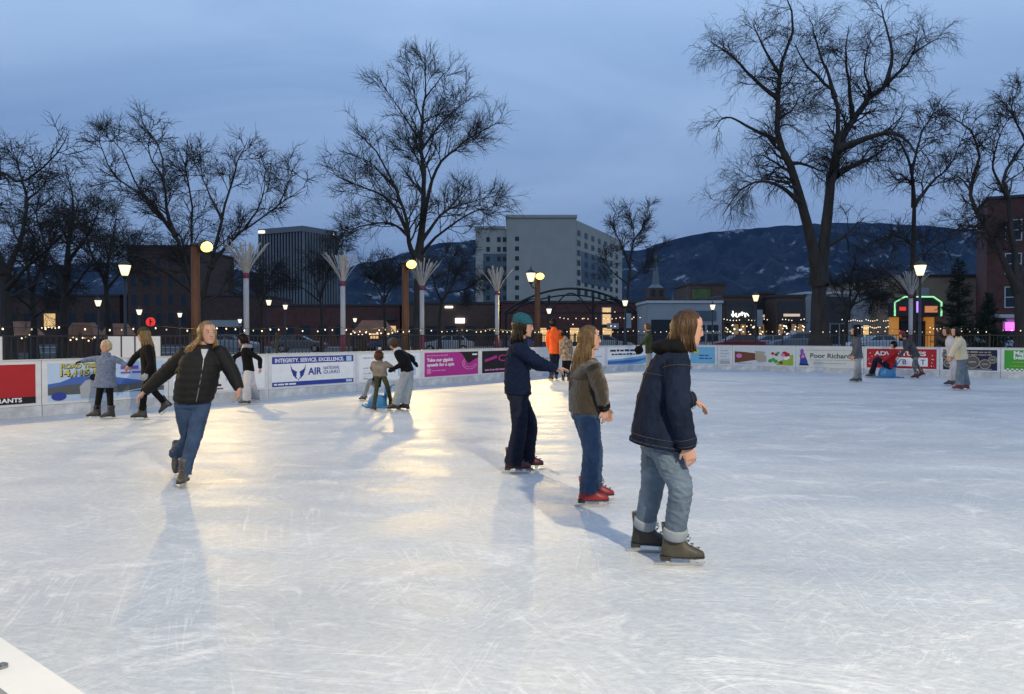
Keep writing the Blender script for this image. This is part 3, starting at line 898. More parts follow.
# ------------------------------------------------------------------ floodlight poles
m_wood = mat('pole_timber', (0.105, 0.042, 0.016), 0.75, 0.35, 3.0, 0.4, 12, stretch=(4, 4, 0.5))
m_blackm = mat('black_metal', (0.02, 0.02, 0.022), 0.45, 0.15, 10)
m_flood = mat('sodium_glow', (1, 0.85, 0.5), 0.4, 0.0, emis=(1.0, 0.66, 0.11), emis_s=3.0)
m_lantern = mat('lantern_glass', (0.95, 0.9, 0.75), 0.4, 0.0, emis=(1.0, 0.84, 0.45), emis_s=1.25)
m_lantern_w = mat('lantern_glass_white', (0.95, 0.93, 0.88), 0.4, 0.0, emis=(1.0, 0.88, 0.60), emis_s=1.2)
CENTER = uv(14.5, -5.0, 0.0)
def flood_pole(x, y, h, label, lantern=False, watts=1.0, aim=None, wide=136, col=None):
    root = empty('floodlight_pole', (x, y, -0.03), 0, label, 'light pole', 'timber floodlight poles round the rink')
    MB().tube([(0, 0, 0), (0, 0, 1.2), (0, 0, h)], [0.135, 0.125, 0.112], 14).build('pole', m_wood, root, True)
    tgt = aim if aim is not None else CENTER
    dirv = Vector((tgt.x - x, tgt.y - y, 0)); dirv.normalize()
    ang = math.atan2(dirv.y, dirv.x)
    rot = Matrix.Rotation(ang, 3, 'Z') @ Matrix.Rotation(R(25), 3, 'Y')
    # flood head: housing, lens, yoke; local x = beam
    c = Vector((0, 0, h - 0.02)) + Vector((dirv.x * 0.34, dirv.y * 0.34, 0))
    hb = MB()
    rings = []
    for xx, ry, rz in ((-0.20, 0.07, 0.06), (-0.14, 0.12, 0.10), (0.02, 0.19, 0.15), (0.045, 0.20, 0.16)):
        rings.append([rot @ Vector((xx, math.copysign(abs(math.cos(q)) ** .5, math.cos(q)) * ry, math.copysign(abs(math.sin(q)) ** .5, math.sin(q)) * rz)) + c for q in [2 * math.pi * i / 16 for i in range(16)]])
    hb.loft(rings)
    hb.build('lamp_housing', m_blackm, root, True)
    lens = MB(); lens.ball(rot @ Vector((0.052, 0, 0)) + c, (0.13, 0.185, 0.145), 16, 10, rot)
    lens.build('lens', m_flood, root, True)
    yk = MB(); yk.tube([(0, 0, h - 0.1), (dirv.x * .13, dirv.y * .13, h - 0.16), tuple(c - Vector((0, 0, 0.17)))], 0.022, 6)
    yk.tube([tuple(c - Vector((0, 0, 0.17))), tuple(c)], 0.018, 6)
    yk.build('bracket', m_blackm, root)
    cp = MB(); cp.tube([(0, 0, h), (0, 0, h + 0.05), (0, 0, h + .09)], [0.145, 0.14, 0.03], 14); cp.build('pole_cap', m_blackm, root, True)
    ld = bpy.data.lights.new('flood_light', 'SPOT')
    ld.energy = LAMP_W * watts * 4
    ld.color = col or LAMP_COL
    ld.spot_size = R(wide); ld.spot_blend = 0.9; ld.shadow_soft_size = 0.13
    lo = bpy.data.objects.new('flood_light', ld)
    pos = rot @ Vector((0.24, 0, 0)) + c
    lo.location = pos
    t = Vector((tgt.x - x, tgt.y - y, -(h) + 0.0)) - pos
    t.z *= 1.0
    lo.rotation_euler = t.to_track_quat('-Z', 'Y').to_euler()
    lo.parent = root
    COL.objects.link(lo)
    if lantern:
        lantern_head(root, Vector((-0.28, -0.1, h - 0.25)), 1.0)
        MB().tube([(0, 0, h - .55), (-.2, -.07, h - .5), (-.28, -.1, h - .38), (-.28, -.1, h - .24)], 0.025, 6).build('lantern_bracket', m_blackm, root)
    return root
def lantern_head(root, c, k=1.0, m=None):
    m = m or m_lantern
    b = MB(); b.tube([c, c + Vector((0, 0, .06 * k)), c + Vector((0, 0, .36 * k))], [.09 * k, .12 * k, .20 * k], 12)
    g = b.build('lamp_glass', m, root, True)
    t = MB(); t.tube([c + Vector((0, 0, .362 * k)), c + Vector((0, 0, .41 * k)), c + Vector((0, 0, .52 * k)), c + Vector((0, 0, .54 * k)), c + Vector((0, 0, .66 * k))], [.225 * k, .20 * k, .06 * k, .035 * k, .012 * k], 12)
    t.build('lamp_roof', m_blackm, root, True)
    t = MB(); t.tube([c - Vector((0, 0, .10 * k)), c - Vector((0, 0, .005 * k))], [.05 * k, .10 * k], 12); t.build('lamp_collar', m_blackm, root, True)
def pole_at(px, py, d, label, **kw):
    p = W(px, py, d)
    return flood_pole(p.x, p.y, p.z + 0.03, label, **kw)
pole_at(196, 246, 20.0, 'timber floodlight pole glowing yellow above the woman in black puffer jacket', watts=1.25)
pole_at(405.5, 264, 25.0, 'timber floodlight pole glowing yellow in front of the tall round-crowned bare tree', watts=1.1)
pole_at(537.5, 276, 31.0, 'timber floodlight pole with a white lantern beside its yellow floodlight', watts=1.1, lantern=True)
# the same poles carry on round the rink outside the picture; their light and shadows reach into it
flood_pole(-13.2, 12.6, 4.1, 'timber floodlight pole beyond the picture edge beside the red restaurants banner', watts=1.0)
flood_pole(4.4, -5.0, 7.2, 'tall timber floodlight pole behind the viewer near the plain boards', watts=4.9, aim=uv(9, -5, 0), col=(1.0, 0.84, 0.57))
flood_pole(-10.6, 5.4, 5.0, 'timber floodlight pole beyond the picture edge at the near corner', watts=0.7, aim=uv(12, -5, 0))
flood_pole(24.0, 20.0, 4.2, 'timber floodlight pole beyond the green checkered banner', watts=0.6, aim=uv(22, -6, 0))

# ------------------------------------------------------------------ white fan-topped art poles
m_white_pole = mat('white_pole_paint', (0.36, 0.365, 0.38), 0.6, 0.10, 4)
m_mag = mat('magenta_band', (0.15, 0.02, 0.05), 0.6, 0.12, 6)
m_blade = mat('white_fan_blade', (0.33, 0.335, 0.34), 0.7, 0.12, 6)
def fan_pole(px, d, ytop, label, seed):
    base = W(px, HZ, d); zt = W(px, ytop, d).z
    rnd = random.Random(seed)
    root = empty('fan_topped_pole', (base.x, base.y, -0.03), 0, label, 'art pole', 'white fan-topped poles beside the rink')
    zb = zt - 0.92
    MB().tube([(0, 0, 0), (0, 0, zb)], 0.078, 14).build('pole', m_white_pole, root, True)
    MB().tube([(0, 0, zb - 0.02), (0, 0, zb + 0.13)], 0.088, 14).build('band', m_mag, root, True)
    MB().tube([(0, 0, 0.5), (0, 0, 1.50)], 0.082, 14).build('lower_band', m_mag, root, True)
    nb = 30
    for k in range(nb):
        a = 2 * math.pi * (k + rnd.uniform(-.3, .3)) / nb
        spread = rnd.choice([0.12, 0.26, 0.42, 0.58, 0.70]) + rnd.uniform(-.05, .05)
        L = 0.95 + rnd.uniform(-.14, .05)
        pts = []
        for i in range(5):
            t = i / 4
            r = 0.06 + spread * L * (t ** 1.35)
            pts.append(Vector((math.cos(a) * r, math.sin(a) * r, zb + 0.10 + L * t * math.cos(spread * .55))))
        side = Vector((-math.sin(a), math.cos(a), 0)); out = Vector((math.cos(a), math.sin(a), -.3)).normalized()
        b = MB(); rings = []
        for i, p in enumerate(pts):
            w = 0.011 + 0.009 * i / 4
            rings.append([p + side * w + out * .006, p - side * w + out * .006, p - side * w - out * .006, p + side * w - out * .006])
        b.loft(rings)
        b.build('fan_blade', m_blade, root)
    return root
fan_pole(246.5, 21.6, 245, 'white fan-topped pole left of the dark ribbed tower', 1)
fan_pole(343, 23.6, 255.5, 'white fan-topped pole right of the dark ribbed tower', 2)
fan_pole(422, 26.0, 262.5, 'white fan-topped pole beside the yellow-lit pole and round-crowned tree', 3)
fan_pole(497, 28.2, 269.5, 'white fan-topped pole in front of the pale hotel block', 4)
fan_pole(910.5, 29.5, 274, 'white fan-topped pole before the neon theatre entrance', 5)

# ------------------------------------------------------------------ street lamps
def street_lamp(px, py, d, label, k=1.0, banner=False, white=False):
    p = W(px, py, d); h = p.z + 0.05
    root = empty('street_lamp', (p.x, p.y, -0.05), 0, label, 'street lamp', 'black park street lamps')
    zc = h - 0.20 * k
    MB().tube([(0, 0, 0), (0, 0, .35), (0, 0, .40), (0, 0, zc - .08 * k)], [.12, .11, .06, .045], 10).build('post', m_blackm, root, True)
    lantern_head(root, Vector((0, 0, zc)), k, m_lantern_w if white else m_lantern)
    if banner:
        MB().bb(.08, .42, -.01, .01, zc - 1.5, zc - .5).build('banner', mat('street_banner', (0.30, 0.36, 0.42), .7, .2, 3), root)
        MB().tube([(0, 0, zc - .48), (.45, 0, zc - .48)], .012, 5).build('banner_arm', m_blackm, root)
    return root
street_lamp(125.5, 270, 26, 'tall lantern street lamp left of the first yellow floodlight', 1.0)
street_lamp(98.5, 303, 50, 'small round-headed street lamp in the dark trees at the left', 1.1, white=True)
street_lamp(139.5, 312, 60, 'small street lamp just above the woman in green beanie', 1.15, white=True)
street_lamp(180, 315, 58, 'faint street lamp beside the first timber pole', .9, white=True)
street_lamp(240, 321, 66, 'faint street lamp close behind the leftmost fan-topped pole', .9, white=True)
street_lamp(269, 302.5, 52, 'round street lamp under the dark ribbed tower', 1.0, white=True)
street_lamp(285.5, 307, 58, 'smaller street lamp right of the one under the ribbed tower', .95, white=True)
street_lamp(355, 320, 66, 'faint low street lamp right of the second fan-topped pole', .9, white=True)
street_lamp(549, 311, 60, 'street lamp between the lantern pole and the steel arch', 1.1, white=True)
street_lamp(625, 303, 50, 'street lamp at the right foot of the steel arch', 1.0, banner=True, white=True)
street_lamp(712.5, 307, 54, 'street lamp in front of the pale low shop', 1.0, banner=False, white=True)
street_lamp(755.5, 298, 44, 'street lamp between the two lit shop signs', 1.0, banner=True)
street_lamp(919.5, 270, 27.5, 'tall lantern street lamp beside the right-hand fan-topped pole', 1.05)

# ------------------------------------------------------------------ buildings
m_glass = mat('dark_window', (0.02, 0.027, 0.038), 0.3, 0.1, 3, spec=0.4)
m_lit = mat('lit_window', (0.5, 0.35, 0.15), 0.5, 0.5, 1.2, emis=(1.0, 0.62, 0.26), emis_s=0.75)
m_litw = mat('lit_white', (0.9, 0.9, 0.85), 0.5, 0.0, emis=(1.0, 0.95, 0.85), emis_s=2.4)
m_brick = mat('dark_brick', (0.085, 0.045, 0.034), 0.85, 0.25, 1.5, 0.3, 10)
m_brick2 = mat('red_brick', (0.12, 0.045, 0.036), 0.85, 0.25, 1.5, 0.3, 10)
m_brown = mat('brown_stucco', (0.115, 0.068, 0.05), 0.85, 0.15, 1.5, 0.15, 10)
m_tan = mat('tan_stucco', (0.34, 0.24, 0.17), 0.85, 0.12, 1.0, 0.15, 10)
m_pale = mat('pale_render', (0.36, 0.37, 0.38), 0.85, 0.08, 0.6, 0.1, 8)
m_conc = mat('hotel_concrete', (0.45, 0.42, 0.36), 0.85, 0.07, 0.25, 0.1, 5)
m_bglass = mat('blue_grey_glass', (0.10, 0.13, 0.15), 0.25, 0.12, 0.4)
m_trim = mat('white_trim', (0.6, 0.6, 0.58), 0.6, 0.08, 3)
m_dkmetal = mat('dark_fascia', (0.045, 0.04, 0.04), 0.6, 0.2, 2)
m_roofing = mat('flat_roofing', (0.09, 0.09, 0.09), 0.9, 0.2, 1)

def win(parent, x0, x1, z0, z1, y, frame=None, glass=None, deep=0.12, name='window'):
    """window on the face y (looking -y): frame proud, pane set in it"""
    fr = MB(); t = min(.09, (x1 - x0) * .09)
    fr.bb(x0, x0 + t, y - .05, y + .02, z0, z1); fr.bb(x1 - t, x1, y - .05, y + .02, z0, z1)
    fr.bb(x0 + t, x1 - t, y - .05, y + .02, z1 - t, z1); fr.bb(x0 + t, x1 - t, y - .05, y + .02, z0, z0 + t)
    o = fr.build(name, frame or m_dkmetal, parent)
    pn = MB(); pn.bb(x0 + t, x1 - t, y - .02, y + .015, z0 + t, z1 - t); pn.build('pane', glass or m_glass, o)
    return o

def block(name, pxa, pxb, ytop, d, depth, m, label, ybase=None, rz=0.0, cat='building', parapet=True):
    """box building whose front spans pxa..pxb at depth d; returns root, width, height (local x from 0, front face at y=0)"""
    a, b = W(pxa, HZ, d), W(pxb, HZ, d)
    h = W(0, ytop, d).z + 0.05; w = (b.x - a.x) / math.cos(rz)
    root = empty(name, (a.x, a.y, -0.06), rz, label, cat)
    MB().bb(0, w, 0, depth, 0, h).build('wall', m, root)
    if parapet:
        MB().bb(-.12, w + .12, -.12, depth + .12, h + .003, h + .28).build('cornice', m_trim if m in (m_pale, m_conc) else m_dkmetal, root)
    return root, w, h

# ribbed office tower
def tower():
    d = 420.0
    a, c, b = W(260, HZ, d), W(304, HZ, d - 14), W(337, HZ, d + 8)
    h = W(0, 235, d).z
    root = empty('office_tower', (c.x, c.y, -0.06), 0, 'tall dark office tower with pale vertical ribs and lit top signs', 'building')
    poly = [Vector((a.x - c.x, a.y - c.y, 0)), Vector((0, 0, 0)), Vector((b.x - c.x, b.y - c.y, 0))]
    e = poly[0] + poly[2] + Vector((0, 10, 0))
    MB().prism([(p.x, p.y) for p in (poly[0], poly[1], poly[2], e)], h, 'z', 0).build('wall', mat('tower_glass', (0.055, 0.06, 0.07), .3, .15, .05), root)
    fins = MB(); m_fin = mat('tower_rib', (0.22, 0.22, 0.225), .8, .1, .1)
    for p, q, n in ((poly[0], poly[1], 15), (poly[1], poly[2], 12)):
        for i in range(n + 1):
            r = p + (q - p) * i / n
            nx = Vector(((q - p).y, -(q - p).x, 0)).normalized()
            fins.box((r + nx * .35) + Vector((0, 0, h * .5 + 3)), (0.75, 0.75, h - 6))
    f = fins.build('ribs', m_fin, root); f['kind'] = 'stuff'
    crown = MB(); crown.prism([(p.x * 1.012, p.y - 1.2) for p in (poly[0], poly[1], poly[2])] + [(e.x, e.y + 1)], 3.0, 'z', h + .01); crown.build('crown', mat('tower_crown', (0.20, 0.20, 0.21), .8, .1, .1), root)
    for p, s in ((poly[0], 1), (poly[2], -1)):
        MB().box((p.x + s * 3.0, p.y - 3.2, h + 1.2), (5.0, .4, 1.3)).build('lit_sign', m_litw, root)
tower()

# pale hotel block
def hotel():
    d = 235.0
    k = d / F
    c = W(576, HZ, d - 8)
    root = empty('hotel_block', (c.x, c.y, -0.06), 0, 'large pale concrete hotel block behind the steel arch', 'building')
    Z = lambda y: W(0, y, d).z
    X = lambda px: (px - 576) * k
    # front: tall bay and lower left bay
    MB().bb(X(509), 0, 0, 26, 0, Z(222)).build('wall', m_conc, root)
    MB().bb(X(479), X(509) - .02, 1.2, 24, 0, Z(232)).build('wing', m_conc, root)
    MB().bb(X(509) - .3, .3, -.3, 26.3, Z(222) + .01, Z(222) + .9).build('parapet', m_conc, root)
    MB().bb(X(479) - .3, X(509) - .35, .9, 24.3, Z(232) + .01, Z(232) + .8).build('parapet', m_conc, root)
    MB().bb(X(533), X(560), 6, 18, Z(222) + .92, Z(217)).build('penthouse', m_conc, root)
    # receding right wing
    rw = W(622, HZ, d + 42)
    ex, ey = rw.x - c.x, rw.y - c.y
    ang = math.atan2(ey, ex); L = math.hypot(ex, ey)
    # keep right wing as local box rotated
    wing = MB(); rot = Matrix.Rotation(ang, 3, 'Z')
    wing.box(rot @ Vector((L / 2 + .25, 9.05, 0)) + Vector((0, 0, Z(224) / 2)), (L - .5, 18, Z(224)), rot)
    sw_ = wing.build('side_wing', m_conc, root)
    def wrect(x0, x1, z0, z1, y):
        return win(root, x0, x1, z0, z1, y, m_dkmetal)
    MB().bb(X(486.5), X(513) - 1.2, 1.1, 1.19, Z(303), Z(256)).build('glass_bay', m_bglass, root)
    rows = [240 + 9.4 * i for i in range(7)]
    for j, yy in enumerate(rows):
        for px in (491, 501.5, 507):
            wrect(X(px) - .55, X(px) + .55, Z(yy + 4.6), Z(yy), 1.17 if j < 2 else 1.09)
        wrect(X(519) - .6, X(519) + .6, Z(yy + 4.2), Z(yy), -.0)
    # wing windows, in the wing's own frame
    wroot = link('window_frames', bpy.data.meshes.new('window_frames'), m_dkmetal, root)
    wroot.rotation_euler = (0, 0, ang)
    bay = MB(); bay.bb(L * .10, L * .70, -.09, .0, Z(283), Z(252)); bay.build('glass_bay', m_bglass, wroot)
    for j in range(8):
        z1 = Z(233 + 9.6 * j)
        for i in range(7):
            x = L * (.05 + .135 * i)
            yy = -.11 if (.1 < .05 + .135 * i < .70 and 2 <= j <= 4) else .0
            lit = m_glass
            b = MB(); b.bb(x - 1.5, x + 1.5, yy - .05, yy + .03, z1 - 1.7, z1); b.build('window', lit, wroot)
hotel()

def facade_windows(root, w, h, cols, rows, z0, z1, ww, wh, frame=None, glass=None, lit=(), y=0.0):
    for r in range(rows):
        for c in range(cols):
            x = w * (c + .5) / cols
            z = z0 + (z1 - z0) * (r + .5) / rows
            win(root, x - ww / 2, x + ww / 2, z - wh / 2, z + wh / 2, y, frame, m_lit if (r, c) in lit else glass)

# brick block behind the left trees
o, w, h = block('brick_block', 128, 190, 247, 112, 18, m_brick, 'tall dark brick block behind the bare trees at the left')
facade_windows(o, w, h, 5, 4, 2.5, h - 1.0, 1.0, 1.9, m_brown)
o, w, h = block('brick_block', -60, 120, 296, 118, 15, m_brick, 'long low dark brick block behind the leftmost bare trees')
facade_windows(o, w, h, 9, 1, 1.0, h - 1.2, 2.0, 2.4, m_dkmetal, lit=((0, 2), (0, 5)))
# low shop row left of centre
o, w, h = block('low_shop', 192, 262, 296, 104, 14, m_brick, 'low dark brick shop under the ribbed tower with pale band')
MB().bb(.3, w * .72, -.4, -.01, 2.6, 3.5).build('fascia', m_pale, o)
facade_windows(o, w, h, 4, 1, .4, 2.5, 1.9, 1.9, m_dkmetal)
o, w, h = block('low_shop', 263, 400, 306, 100, 14, m_brick2, 'long low brick shop behind the second fan-topped pole')
facade_windows(o, w, h, 8, 1, .4, 3.2, 1.4, 1.9, m_dkmetal, lit=((0, 6), (0, 7)))
MB().bb(w * .86, w * .97, -.25, -.02, 3.4, 3.9).build('awning', m_dkmetal, o)
o, w, h = block('low_shop', 402, 500, 304, 98, 14, m_brown, 'low dark shop with a white sign left of the pale hotel')
facade_windows(o, w, h, 5, 1, .4, 3.0, 1.6, 1.9, m_dkmetal)
MB().bb(w * .545, w * .64, -.2, -.02, 3.0, 3.65).build('lit_sign', m_litw, o)
MB().bb(w * .44, w * .52, -.2, -.02, 5.0, 5.25).build('lit_sign', m_litw, o)
# brick arcade under the arch
o, w, h = block('brick_arcade', 501, 648, 303, 92, 14, m_brick2, 'dark red brick arcade behind the steel arch with one tall lit window')
facade_windows(o, w, h, 9, 1, .3, 2.6, 1.3, 1.9, m_dkmetal, lit=((0, 2), (0, 4), (0, 6)))
win(o, w * .685, w * .75, 2.7, 4.9, 0.0, m_trim, m_lit)
MB().bb(w * .72, w * .80, -.2, -.02, 2.2, 2.9).build('pale_sign', m_pale, o)
rnd = random.Random(5)
for i in range(16):
    b = MB(); b.ball((rnd.uniform(.08, .95) * w, -.25, rnd.uniform(2.2, 4.4)), .07, 6, 4); b.build('bulb', m_bulb, o)
# steel arch over the park entrance
def arch():
    d = 62.0
    a, b = W(506, HZ, d), W(636, HZ, d)
    w = b.x - a.x; c = W(571, 288, d).z; zs = W(0, 311, d).z
    root = empty('steel_arch', ((a.x + b.x) / 2, d, -0.05), 0, 'dark curved steel arch spanning in front of the pale hotel', 'arch')
    def arc(h0, top, ww, r):
        pts = [(-ww / 2 + ww * i / 24, 0, h0 + (top - h0) * math.sin(math.pi * i / 24) ** .8) for i in range(25)]
        t = MB(); t.tube(pts, r, 6); return t
    arc(zs, c, w, .10).build('top_chord', m_iron, root)
    arc(zs - .1, c - .55, w * .94, .07).build('bottom_chord', m_iron, root)
    for s in (-1, 0.0, 1):
        t = MB(); ww = w * .30
        t.tube([(s * w * .29 - ww / 2 + ww * i / 14, .05, zs + (c - zs) * (.80 if s == 0 else .55) * math.sin(math.pi * i / 14)) for i in range(15)], .06, 6)
        t.build('inner_ring', m_iron, root)
    for x in (-w / 2, -w * .17, w * .17, w / 2):
        MB().tube([(x, .02, 0), (x, .02, zs if abs(x) > w * .4 else zs + (c - zs) * .7)], .11, 8).build('column', m_iron, root)
    MB().bb(-w / 2, w / 2, .1, .16, zs - .22, zs - .05).build('beam', m_iron, root)
arch()
# church steeple
m_steep = mat('spire_lead', (0.17, 0.18, 0.19), .7, .15, .5)
def steeple(px, ytop, d, k, label):
    base = W(px, HZ, d); zt = W(0, ytop, d).z
    root = empty('church_steeple', (base.x, base.y, -.06), 0, label, 'steeple')
    MB().bb(-2.6 * k, 2.6 * k, -2.6 * k, 2.6 * k, 0, zt * .48).build('tower_base', m_brick, root)
    b = MB(); b.bb(-1.9 * k, 1.9 * k, -1.9 * k, 1.9 * k, zt * .48 + .01, zt * .60); b.build('belfry', m_brown, root)
    MB().tube([(0, 0, zt * .60 + .01), (0, 0, zt * .64), (0, 0, zt)], [1.9 * k, .9 * k, .06], 8).build('spire', m_steep, root)
    for s in (-1, 1):
        win(root, s * .9 * k - .5 * k, s * .9 * k + .5 * k, zt * .5, zt * .58, -1.9 * k)
steeple(655.5, 253, 170, 1.0, 'pale church spire on dark tower between hotel and mountain')
steeple(672.5, 293, 240, .7, 'tiny pale distant spire right of the church')
# right-hand shop row
o, w, h = block('pale_shop', 648, 722, 303, 84, 14, m_pale, 'pale low shop behind the head of the denim jacket skater')
for i, q in enumerate((.62, .80)):
    win(o, w * q, w * (q + .15), 1.9, 2.6, 0); win(o, w * q, w * (q + .15), .7, 1.6, 0)
MB().bb(w * .63, w * .92, -.12, -.01, 3.1, 4.2).build('sign_board', m_bglass, o)
win(o, w * .04, w * .5, .4, 3.2, 0)
o, w, h = block('brown_tower_block', 688, 725, 285, 96, 8, m_brown, 'brown upper block with dark window above the pale low shop')
win(o, w * .08, w * .62, h - 1.9, h - .4, 0, m_dkmetal, mat('green_window', (.10, .14, .03), .3, .5, .6))
def script_sign(o, x, z, w, h, m, seed):
    rnd = random.Random(seed); pts = []
    n = 60
    for i in range(n + 1):
        t = i / n
        pts.append((x + w * t + .12 * h * math.sin(t * 34), -.18, z + h * (.35 + .28 * math.sin(t * 40 + seed) * (1.25 if t < .15 else .75) + .1 * math.sin(t * 13))))
    b = MB(); b.tube(pts, .05, 5); return b.build('script_sign', m, o)
m_litdim = mat('dim_shop_window', (.12, .08, .05), .4, .6, 1.6, emis=(1, .60, .28), emis_s=.16)
def shopfront(pxa, pxb, ytop, d, m, label, script=True, seed=1):
    o, w, h = block('brown_shop', pxa, pxb, ytop, d, 14, m, label)
    MB().bb(w * .06, w * .94, -.10, -.01, 3.0, h - .5).build('sign_board', m_dkmetal, o)
    n = 4
    for i in range(n):
        win(o, w * (.07 + .22 * i), w * (.07 + .22 * i + .19), .35, 2.75, 0, m_dkmetal, m_litdim if (i + seed) % 3 else m_glass)
    MB().bb(w * .03, w * .97, -1.1, -.11, 2.78, 2.92).build('canopy', m_dkmetal, o)
    rnd = random.Random(seed)
    for i in range(26):
        b = MB(); b.ball((rnd.uniform(.06, .95) * w, -.3, rnd.uniform(.5, 2.6)), rnd.uniform(.05, .10), 6, 4); b.build('bulb', m_bulb if i % 3 else m_litw, o)
    if script:
        script_sign(o, w * .24, 3.45, w * .5, .9, m_litw, seed)
    else:
        MB().bb(w * .24, w * .80, -.18, -.11, 3.55, 3.85).build('lit_sign', mat('dim_sign', (.5, .4, .3), .5, 0, emis=(1, .75, .55), emis_s=.55), o)
    return o, w, h
shopfront(723, 756, 297, 84, m_brown, 'brown shop with glowing white script sign', True, 3)
shopfront(757, 775, 294, 88, m_brick2, 'narrow brick shop between the two lit shop signs', False, 7)
shopfront(776, 805, 297, 84, m_brown, 'brown shop with dim bar sign left of the huge bare tree', False, 5)
o, w, h = block('white_pilaster_shop', 805.5, 852, 294, 86, 12, m_pale, 'dark-fronted pale shop behind the huge bare tree trunk')
MB().bb(w * .12, w * .95, -.15, -.01, 2.9, h - .3).build('fascia', m_dkmetal, o)
for i in range(4): win(o, w * (.14 + .2 * i), w * (.14 + .2 * i + .17), .4, 2.7, 0)
o, w, h = block('grey_shop', 852.5, 888, 293, 86, 12, m_pale, 'plain grey shop left of the neon theatre entrance')
facade_windows(o, w, h, 4, 1, .3, 2.9, .8, 2.1, m_dkmetal, lit=((0, 1), (0, 3)))
o, w, h = block('theatre', 888.5, 988, 277, 82, 16, m_tan, 'tan theatre building with neon marquee behind the evergreen')
MB().bb(w * .32, w * .40, -.1, -.01, h - 2.6, h - 1.2).build('round_sign', m_pale, o)
m_org = mat('orange_lit_column', (.55, .25, .06), .7, .1, 2, emis=(1, .40, .07), emis_s=.3)  # orange light falling on the entrance columns, put into the material as emission
for q in (.0, .35):
    MB().bb(w * q, w * (q + .05), -1.1, -.02, 0, 3.4).build('portal_column', m_org, o)
MB().bb(w * .10, w * .34, -.6, -.02, 0, 3.0).build('doorway', m_glass, o)
mq = MB(); mq.prism([(-.2, 3.5), (w * .44, 3.5), (w * .44, 5.0), (w * .36, 5.6), (w * .08, 5.6), (-.2, 5.0)], 1.4, 'y', -1.6); mqo = mq.build('marquee', m_dkmetal, o)
m_neong = mat('neon_green', (.3, .8, .4), .5, 0, emis=(.40, 1.0, .45), emis_s=.9)
m_neonp = mat('neon_purple', (.4, .2, .9), .5, 0, emis=(.40, .18, 1.0), emis_s=1.7)
m_neonr = mat('neon_red', (.4, .02, .02), .5, 0, emis=(1, .05, .04), emis_s=.75)
m_neonm = mat('neon_magenta', (.9, .1, .8), .5, 0, emis=(.95, .12, .85), emis_s=2.2)
nb = MB(); pts = [(-.2, -1.7, 3.5), (-.2, -1.7, 5.0), (w * .08, -1.7, 5.6), (w * .36, -1.7, 5.6), (w * .44, -1.7, 5.0), (w * .44, -1.7, 3.5)]
nb.tube(pts, .09, 6); nb.tube([(w * .15, -1.7, 3.6), (w * .15, -1.7, 5.6)], .09, 6); nb.build('neon_outline', m_neong, mqo)
MB().bb(w * .16, w * .24, -1.72, -1.62, 3.9, 5.1).build('neon_panel', m_neonp, mqo)
MB().bb(w * .03, w * .09, -1.72, -1.62, 4.1, 4.5).build('neon_panel', m_neonr, mqo)
MB().bb(w * .28, w * .40, -1.72, -1.62, 3.9, 4.6).build('neon_panel', mat('neon_brown', (.4, .2, .1), .5, 0, emis=(.8, .3, .12), emis_s=.6), mqo)
o, w, h = block('brick_corner_block', 986, 1110, 200, 74, 8, m_brick2, 'tall dark red brick block with white windows at the right edge', rz=-0.45)
for r in range(3):
    for c in range(3):
        x = w * (.16 + .27 * c); z = 5.2 + 3.3 * r
        f = win(o, x - .7, x + .7, z - 1.05, z + 1.05, 0, m_trim)
        MB().bb(x - .68, x + .68, -.06, -.045, z - .04, z + .04).build('meeting_rail', m_trim, o)
MB().bb(-.1, w, -.35, -.13, 3.15, 3.5).build('shop_cornice', m_trim, o)
MB().bb(w * .10, w * .5, -.12, -.02, 2.0, 3.1).build('shop_fascia', m_pale, o)
MB().bb(w * .115, w * .20, -.35, -.2, 1.9, 2.7).build('neon_sign', m_neonm, o)
MB().bb(w * .215, w * .28, -.35, -.2, 2.0, 2.7).build('lit_sign', mat('neon_amber', (.6, .3, .1), .5, 0, emis=(1, .45, .12), emis_s=.7), o)
for i in range(4): win(o, w * (.08 + .22 * i), w * (.08 + .22 * i + .18), .3, 1.85, 0)

# red neon disc and market pavilion in the left distance
p = W(150.5, 322, 58)
o = empty('round_neon_sign', (p.x, p.y, -.05), 0, 'round red neon sign on a post above the woman in green beanie', 'sign')
MB().tube([(0, 0, 0), (0, 0, p.z - .3)], .05, 8).build('post', m_blackm, o)
b = MB(); b.tube([(0, 0, p.z + .05), (0, .08, p.z + .05)], .36, 18); b.build('disc', m_neonr, o)
b = MB(); b.bb(-.04, .04, -.05, -.01, p.z - .2, p.z + .28); b.bb(-.04, .18, -.05, -.01, p.z + .04, p.z + .11); b.build('symbol', m_blackm, o)
m_copper = mat('lit_pavilion_roof', (.30, .13, .07), .7, .3, 1.5)
def pavilion(px, d, w, ztop, label, seed):
    c = W(px, HZ, d); rnd = random.Random(seed)
    o = empty('market_pavilion', (c.x, c.y, -.05), 0, label, 'pavilion')
    MB().loft([[(-w, -w * .6, ztop - 1.1), (w, -w * .6, ztop - 1.1), (w, w * .6, ztop - 1.1), (-w, w * .6, ztop - 1.1)], [(-w * .55, -.3, ztop), (w * .55, -.3, ztop), (w * .55, .3, ztop), (-w * .55, .3, ztop)]]).build('roof', m_copper, o)
    for sx in (-.9, .9):
        for sy in (-.55, .55):
            MB().tube([(w * sx, w * sy, 0), (w * sx, w * sy, ztop - 1.1)], .07, 6).build('post', m_blackm, o)
    MB().bb(-w * .8, w * .8, -w * .35, w * .35, 0, 1.1).build('counter', m_brown, o)
    for i in range(12):
        b = MB(); b.ball((-w + 2 * w * i / 11, -w * .62, ztop - 1.15 + .12 * math.sin(i * 1.9)), .06, 6, 4); b.build('bulb', m_bulb, o)
